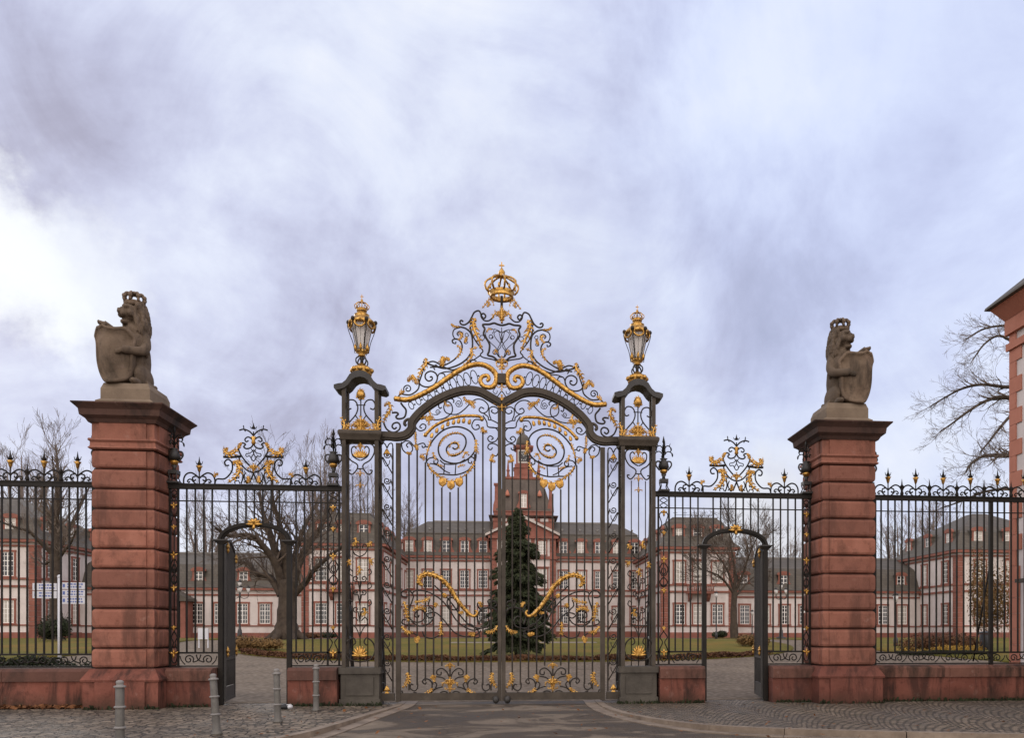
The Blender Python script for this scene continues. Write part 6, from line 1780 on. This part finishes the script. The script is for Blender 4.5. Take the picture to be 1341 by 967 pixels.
def signpost():
    Y = 9.0; x = W(78, 800, Y).x; z0 = gh_(Y)
    t = thing('signpost', 'white direction signpost with two panels of small blue lettering behind the left fence', 'sign', (x, Y, z0))
    MB().tube([(x, Y, z0), (x, Y, W(78, 757, Y).z)], .055, 12).ball((x, Y, W(78, 756, Y).z), .07).build('post', 'signwhite', t)
    for xa_, xb_, ya_, yb_, n in ((43, 74.5, 764, 784.5, 2), (80, 112, 763, 792, 3)):
        p0, p1 = W(xa_, yb_, Y), W(xb_, ya_, Y); h = (p1.z - p0.z) / n
        for k in range(n):
            pn = MB().box(p0.x, p1.x, Y - .02, Y + .02, p0.z + h * k + .012, p0.z + h * (k + 1) - .012).build('panel', 'signwhite', t)
            q = random.Random(k + n); b = MB(); xx = p0.x + .20
            for line in (0.62, .25):
                xx = p0.x + .20
                while xx < p1.x - .1:
                    w = q.uniform(.03, .09); b.box(xx, min(xx + w, p1.x - .06), Y - .024, Y - .0205, p0.z + h * (k + line), p0.z + h * (k + line) + .045); xx += w + .025
            b.box(p0.x + .06, p0.x + .13, Y - .024, Y - .0205, p0.z + h * k + .07, p0.z + h * (k + 1) - .06)
            b.build('lettering', 'signblue', pn)
signpost()
def candelabra(px, Y, label, top=768):
    x = W(px, 800, Y).x; z0 = gh_(Y); zt = W(px, top, Y).z; H = zt - z0
    t = thing('street_lamp', label, 'lamp', (x, Y, z0), 'branched courtyard lamps')
    MB().lathe(x, Y, [(.45, z0 - .1), (.45, z0 + .18), (.2, z0 + .25), (.16, z0 + .8), (.10, z0 + .9), (.075, z0 + 1.2), (.06, zt - .9), (.12, zt - .85), (.05, zt - .8), (.04, zt - .3)], 12).build('pole', 'iron_black', t)
    for k in range(5):
        a = 2 * PI * k / 4 + .4; c, s_ = (math.cos(a), math.sin(a)) if k < 4 else (0, 0); L = .62
        zz = zt - .55 if k < 4 else zt - .1
        ar = MB().tube(cat_rom([(x, Y, zt - .85), (x + c * L * .5, Y + s_ * L * .5, zt - 1.0), (x + c * L, Y + s_ * L, zt - .85), (x + c * L, Y + s_ * L, zz)], 5), .025, 6).build('arm', 'iron_black', t)
        lx, ly = x + c * L, Y + s_ * L
        MB().lathe(lx, ly, [(.07, zz), (.17, zz + .38), (.10, zz + .40)], 6).build('lamp_glass', 'lampglass', ar)
        MB().lathe(lx, ly, [(.19, zz + .40), (.12, zz + .50), (.03, zz + .56), (.02, zz + .64)], 6).build('lamp_hood', 'iron_black', ar)
candelabra(314, 48, 'branched lamp standard with five lanterns between the left open door and the big bare tree')
candelabra(1023, 52, 'branched lamp standard with five lanterns beside the right stone pier', 771)
def lamp(px, top, Y, label):
    x = W(px, 800, Y).x; z0 = gh_(Y); zt = W(px, top, Y).z
    t = thing('street_lamp', label, 'lamp', (x, Y, z0), 'single courtyard lamps')
    MB().lathe(x, Y, [(.14, z0 - .1), (.14, z0 + .5), (.07, z0 + .6), (.05, zt - .6), (.09, zt - .55)], 10).build('pole', 'iron_black', t)
    MB().lathe(x, Y, [(.09, zt - .54), (.2, zt - .14), (.12, zt - .12)], 6).build('lamp_glass', 'lampglass', t)
    MB().lathe(x, Y, [(.23, zt - .12), (.14, zt - .02), (.03, zt + .04), (.02, zt + .14)], 6).build('lamp_hood', 'iron_black', t)
lamp(938, 776, 58, 'single lamp post in front of the right inner pavilion, below its balcony')
lamp(985, 800, 64, 'short lamp post behind the open right door')
lamp(1173, 778, 30, 'single lamp post right of the right stone pier')
x = W(1290, 840, 26).x; z0 = gh_(26)
t = thing('litter_bin', 'dark cylindrical litter bin on the lawn behind the right spear fence', 'litter bin', (x, 26, z0))
MB().lathe(x, 26, [(.27, z0), (.30, z0 + .05), (.31, z0 + .9), (.28, z0 + .95)], 16).build('bin_body', 'black', t)
MB().lathe(x, 26, [(.33, z0 + .96), (.34, z0 + 1.02), (.30, z0 + 1.08), (.1, z0 + 1.12)], 16).build('lid', 'black', t)
x = W(266, 830, 30).x; z0 = gh_(30)
t = thing('notice_board', 'small white notice board on two legs inside the left fence', 'sign', (x, 30, z0))
MB().box(x - .28, x + .28, 29.97, 30.03, z0 + .5, z0 + 1.15).build('board', 'signwhite', t)
for s in (-1, 1): MB().box(x + s * .25 - .03, x + s * .25 + .03, 30.031, 30.09, z0, z0 + 1.1).build('leg', 'signwhite', t)

# ================================================================== CAMERA, SKY, SUN
cd = bpy.data.cameras.new('camera'); cam = bpy.data.objects.new('camera', cd); col.objects.link(cam)
cam.location = (CAMX, CAMY, EYE); cam.rotation_euler = (R(90), 0, -TH)
cd.sensor_width = 36; cd.lens = F_PX / 1341 * 36
cd.shift_x = -(CX - 670.5) / 1341; cd.shift_y = (HZ - 483.5) / 1341
cd.clip_start = .1; cd.clip_end = 6000
scene.camera = cam
SUN = Vector((-.471, .805, .361)).normalized()
el = math.asin(SUN.z); az = math.atan2(SUN.x, SUN.y)
w = bpy.data.worlds.new('World'); scene.world = w; w.use_nodes = True
nt = w.node_tree; nt.nodes.clear()
class WT_(NT):
    def __init__(s): s.t = nt; s.b = None
T = WT_()
tc = T.n('ShaderNodeTexCoord').outputs['Generated']; T.co = tc
sep = T.n('ShaderNodeSeparateXYZ'); T.l(tc, sep.inputs[0])
zc = T.math('ADD', T.math('MAXIMUM', sep.outputs[2], 0.0), .42)
cmb = T.n('ShaderNodeCombineXYZ')
T.l(T.math('DIVIDE', sep.outputs[0], zc), cmb.inputs[0]); T.l(T.math('DIVIDE', sep.outputs[1], zc), cmb.inputs[1])
cmb.inputs[2].default_value = 3.7
uv = cmb.outputs[0]
n1 = T.noise(1.0, 10, .56, uv, .5); n2 = T.noise(2.6, 9, .60, uv, .4); n3 = T.noise(.5, 4, .5, uv); n4 = T.noise(3.6, 9, .60, tc, .9); n5 = T.noise(17.0, 6, .65, tc)
wv = T.n('ShaderNodeVectorMath', operation='ADD'); nw = T.n('ShaderNodeTexNoise', i_Scale=2.6, i_Detail=8.0, i_Roughness=.62); T.l(tc, nw.inputs['Vector'])
sc_ = T.n('ShaderNodeVectorMath', operation='SCALE'); sc_.inputs['Scale'].default_value = .42
sb = T.n('ShaderNodeVectorMath', operation='SUBTRACT'); T.l(nw.outputs['Color'], sb.inputs[0]); sb.inputs[1].default_value = (.5, .5, .5); T.l(sb.outputs[0], sc_.inputs[0])
T.l(tc, wv.inputs[0]); T.l(sc_.outputs[0], wv.inputs[1])
nrm = T.n('ShaderNodeVectorMath', operation='NORMALIZE'); T.l(wv.outputs[0], nrm.inputs[0])
def sky_dir(px, py):
    x, z = (px - CX) / F_PX, (HZ - py) / F_PX
    return Vector((x * CS + SN, -x * SN + CS, z)).normalized()
def bank(px, py, deg, wt):       # a bank of thicker or thinner cloud in one part of the sky
    d = T.n('ShaderNodeVectorMath', operation='DOT_PRODUCT'); T.l(nrm.outputs[0], d.inputs[0]); d.inputs[1].default_value = sky_dir(px, py)
    m = T.n('ShaderNodeMapRange', interpolation_type='SMOOTHSTEP'); m.inputs['From Min'].default_value = math.cos(R(deg)); m.inputs['From Max'].default_value = 1.0; m.inputs['To Max'].default_value = wt
    T.l(d.outputs['Value'], m.inputs['Value']); return m.outputs[0]
f = T.math('ADD', T.math('ADD', T.math('MULTIPLY', n1, .56), T.math('MULTIPLY', n2, .50)), T.math('MULTIPLY', n3, .16))
f = T.math('ADD', f, T.math('ADD', T.math('MULTIPLY', T.math('SUBTRACT', n4, .5), .62), T.math('MULTIPLY', T.math('SUBTRACT', n5, .5), .07)))
f = T.math('ADD', f, .035)
for a in ((640, 40, 26, .06), (960, 170, 8, .07), (1300, 40, 22, .02), (150, 40, 22, .03), (330, 235, 12, -.03), (260, 330, 8, .03), (560, 200, 9, .04), (720, 250, 6, .05), (30, 185, 9, -.02), (60, 520, 9, -.05), (790, 350, 16, -.05), (520, 440, 9, -.04), (330, 500, 9, -.04), (850, 250, 7, -.04), (1010, 340, 10, -.05), (200, 130, 9, -.01), (940, 500, 9, .06), (60, 480, 10, .02), (1250, 540, 12, .04), (430, 380, 10, .04), (1200, 300, 10, -.03)):
    f = T.math('ADD', f, bank(*a))
c = T.ramp(f, [(.41, (.285, .285, .385)), (.50, (.37, .375, .505)), (.575, (.465, .485, .645)), (.66, (.57, .605, .77)), (.74, (.67, .715, .85)), (.86, (.78, .81, .88))])
c = T.mix(bank(1330, 60, 30, .40), c, (.56, .66, .96))
c = T.mix(bank(120, 345, 5.0, .75), c, (.78, .82, .88)); c = T.mix(bank(35, 330, 4.8, 1.0), c, (.82, .86, .91))
c = T.mix(bank(1000, 725, 9, .45), c, (.76, .73, .66)); c = T.mix(bank(770, 715, 7, .30), c, (.68, .67, .68))
# sky behind the viewer boosted and warmed, added to light the front faces
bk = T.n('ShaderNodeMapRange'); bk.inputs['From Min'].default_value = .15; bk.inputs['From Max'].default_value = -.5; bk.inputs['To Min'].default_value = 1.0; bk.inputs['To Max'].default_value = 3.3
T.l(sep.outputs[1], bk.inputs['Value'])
sky = T.n('ShaderNodeTexSky', sky_type='NISHITA'); sky.sun_disc = False; sky.sun_elevation = el; sky.sun_rotation = az
bg1 = T.n('ShaderNodeBackground'); bg1.inputs['Strength'].default_value = .06; T.l(sky.outputs[0], bg1.inputs['Color'])
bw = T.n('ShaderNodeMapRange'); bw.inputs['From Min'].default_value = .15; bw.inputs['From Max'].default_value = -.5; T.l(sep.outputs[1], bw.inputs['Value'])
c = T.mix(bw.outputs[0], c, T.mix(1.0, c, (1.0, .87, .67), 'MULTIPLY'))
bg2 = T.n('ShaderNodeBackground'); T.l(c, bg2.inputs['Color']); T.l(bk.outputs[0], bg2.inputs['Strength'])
mx = T.n('ShaderNodeMixShader')
hole = T.ramp(T.math('ADD', T.noise(.9, 6, .55, uv, .3), 0), [(.30, (.90, .90, .90)), (.62, (.98, .98, .98))])
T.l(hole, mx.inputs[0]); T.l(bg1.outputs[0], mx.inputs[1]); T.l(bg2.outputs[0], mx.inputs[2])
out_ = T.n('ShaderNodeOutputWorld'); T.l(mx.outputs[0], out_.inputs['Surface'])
sd = bpy.data.lights.new('sun', 'SUN'); sd.energy = .6; sd.angle = R(25); sd.color = (1, .95, .87)
so = bpy.data.objects.new('sun', sd); col.objects.link(so); so.rotation_euler = SUN.to_track_quat('Z', 'Y').to_euler()
vs = scene.view_settings; vs.view_transform = 'Standard'; vs.look = 'None'; vs.exposure = 0.22; vs.gamma = 1.0; vs.use_curve_mapping = False
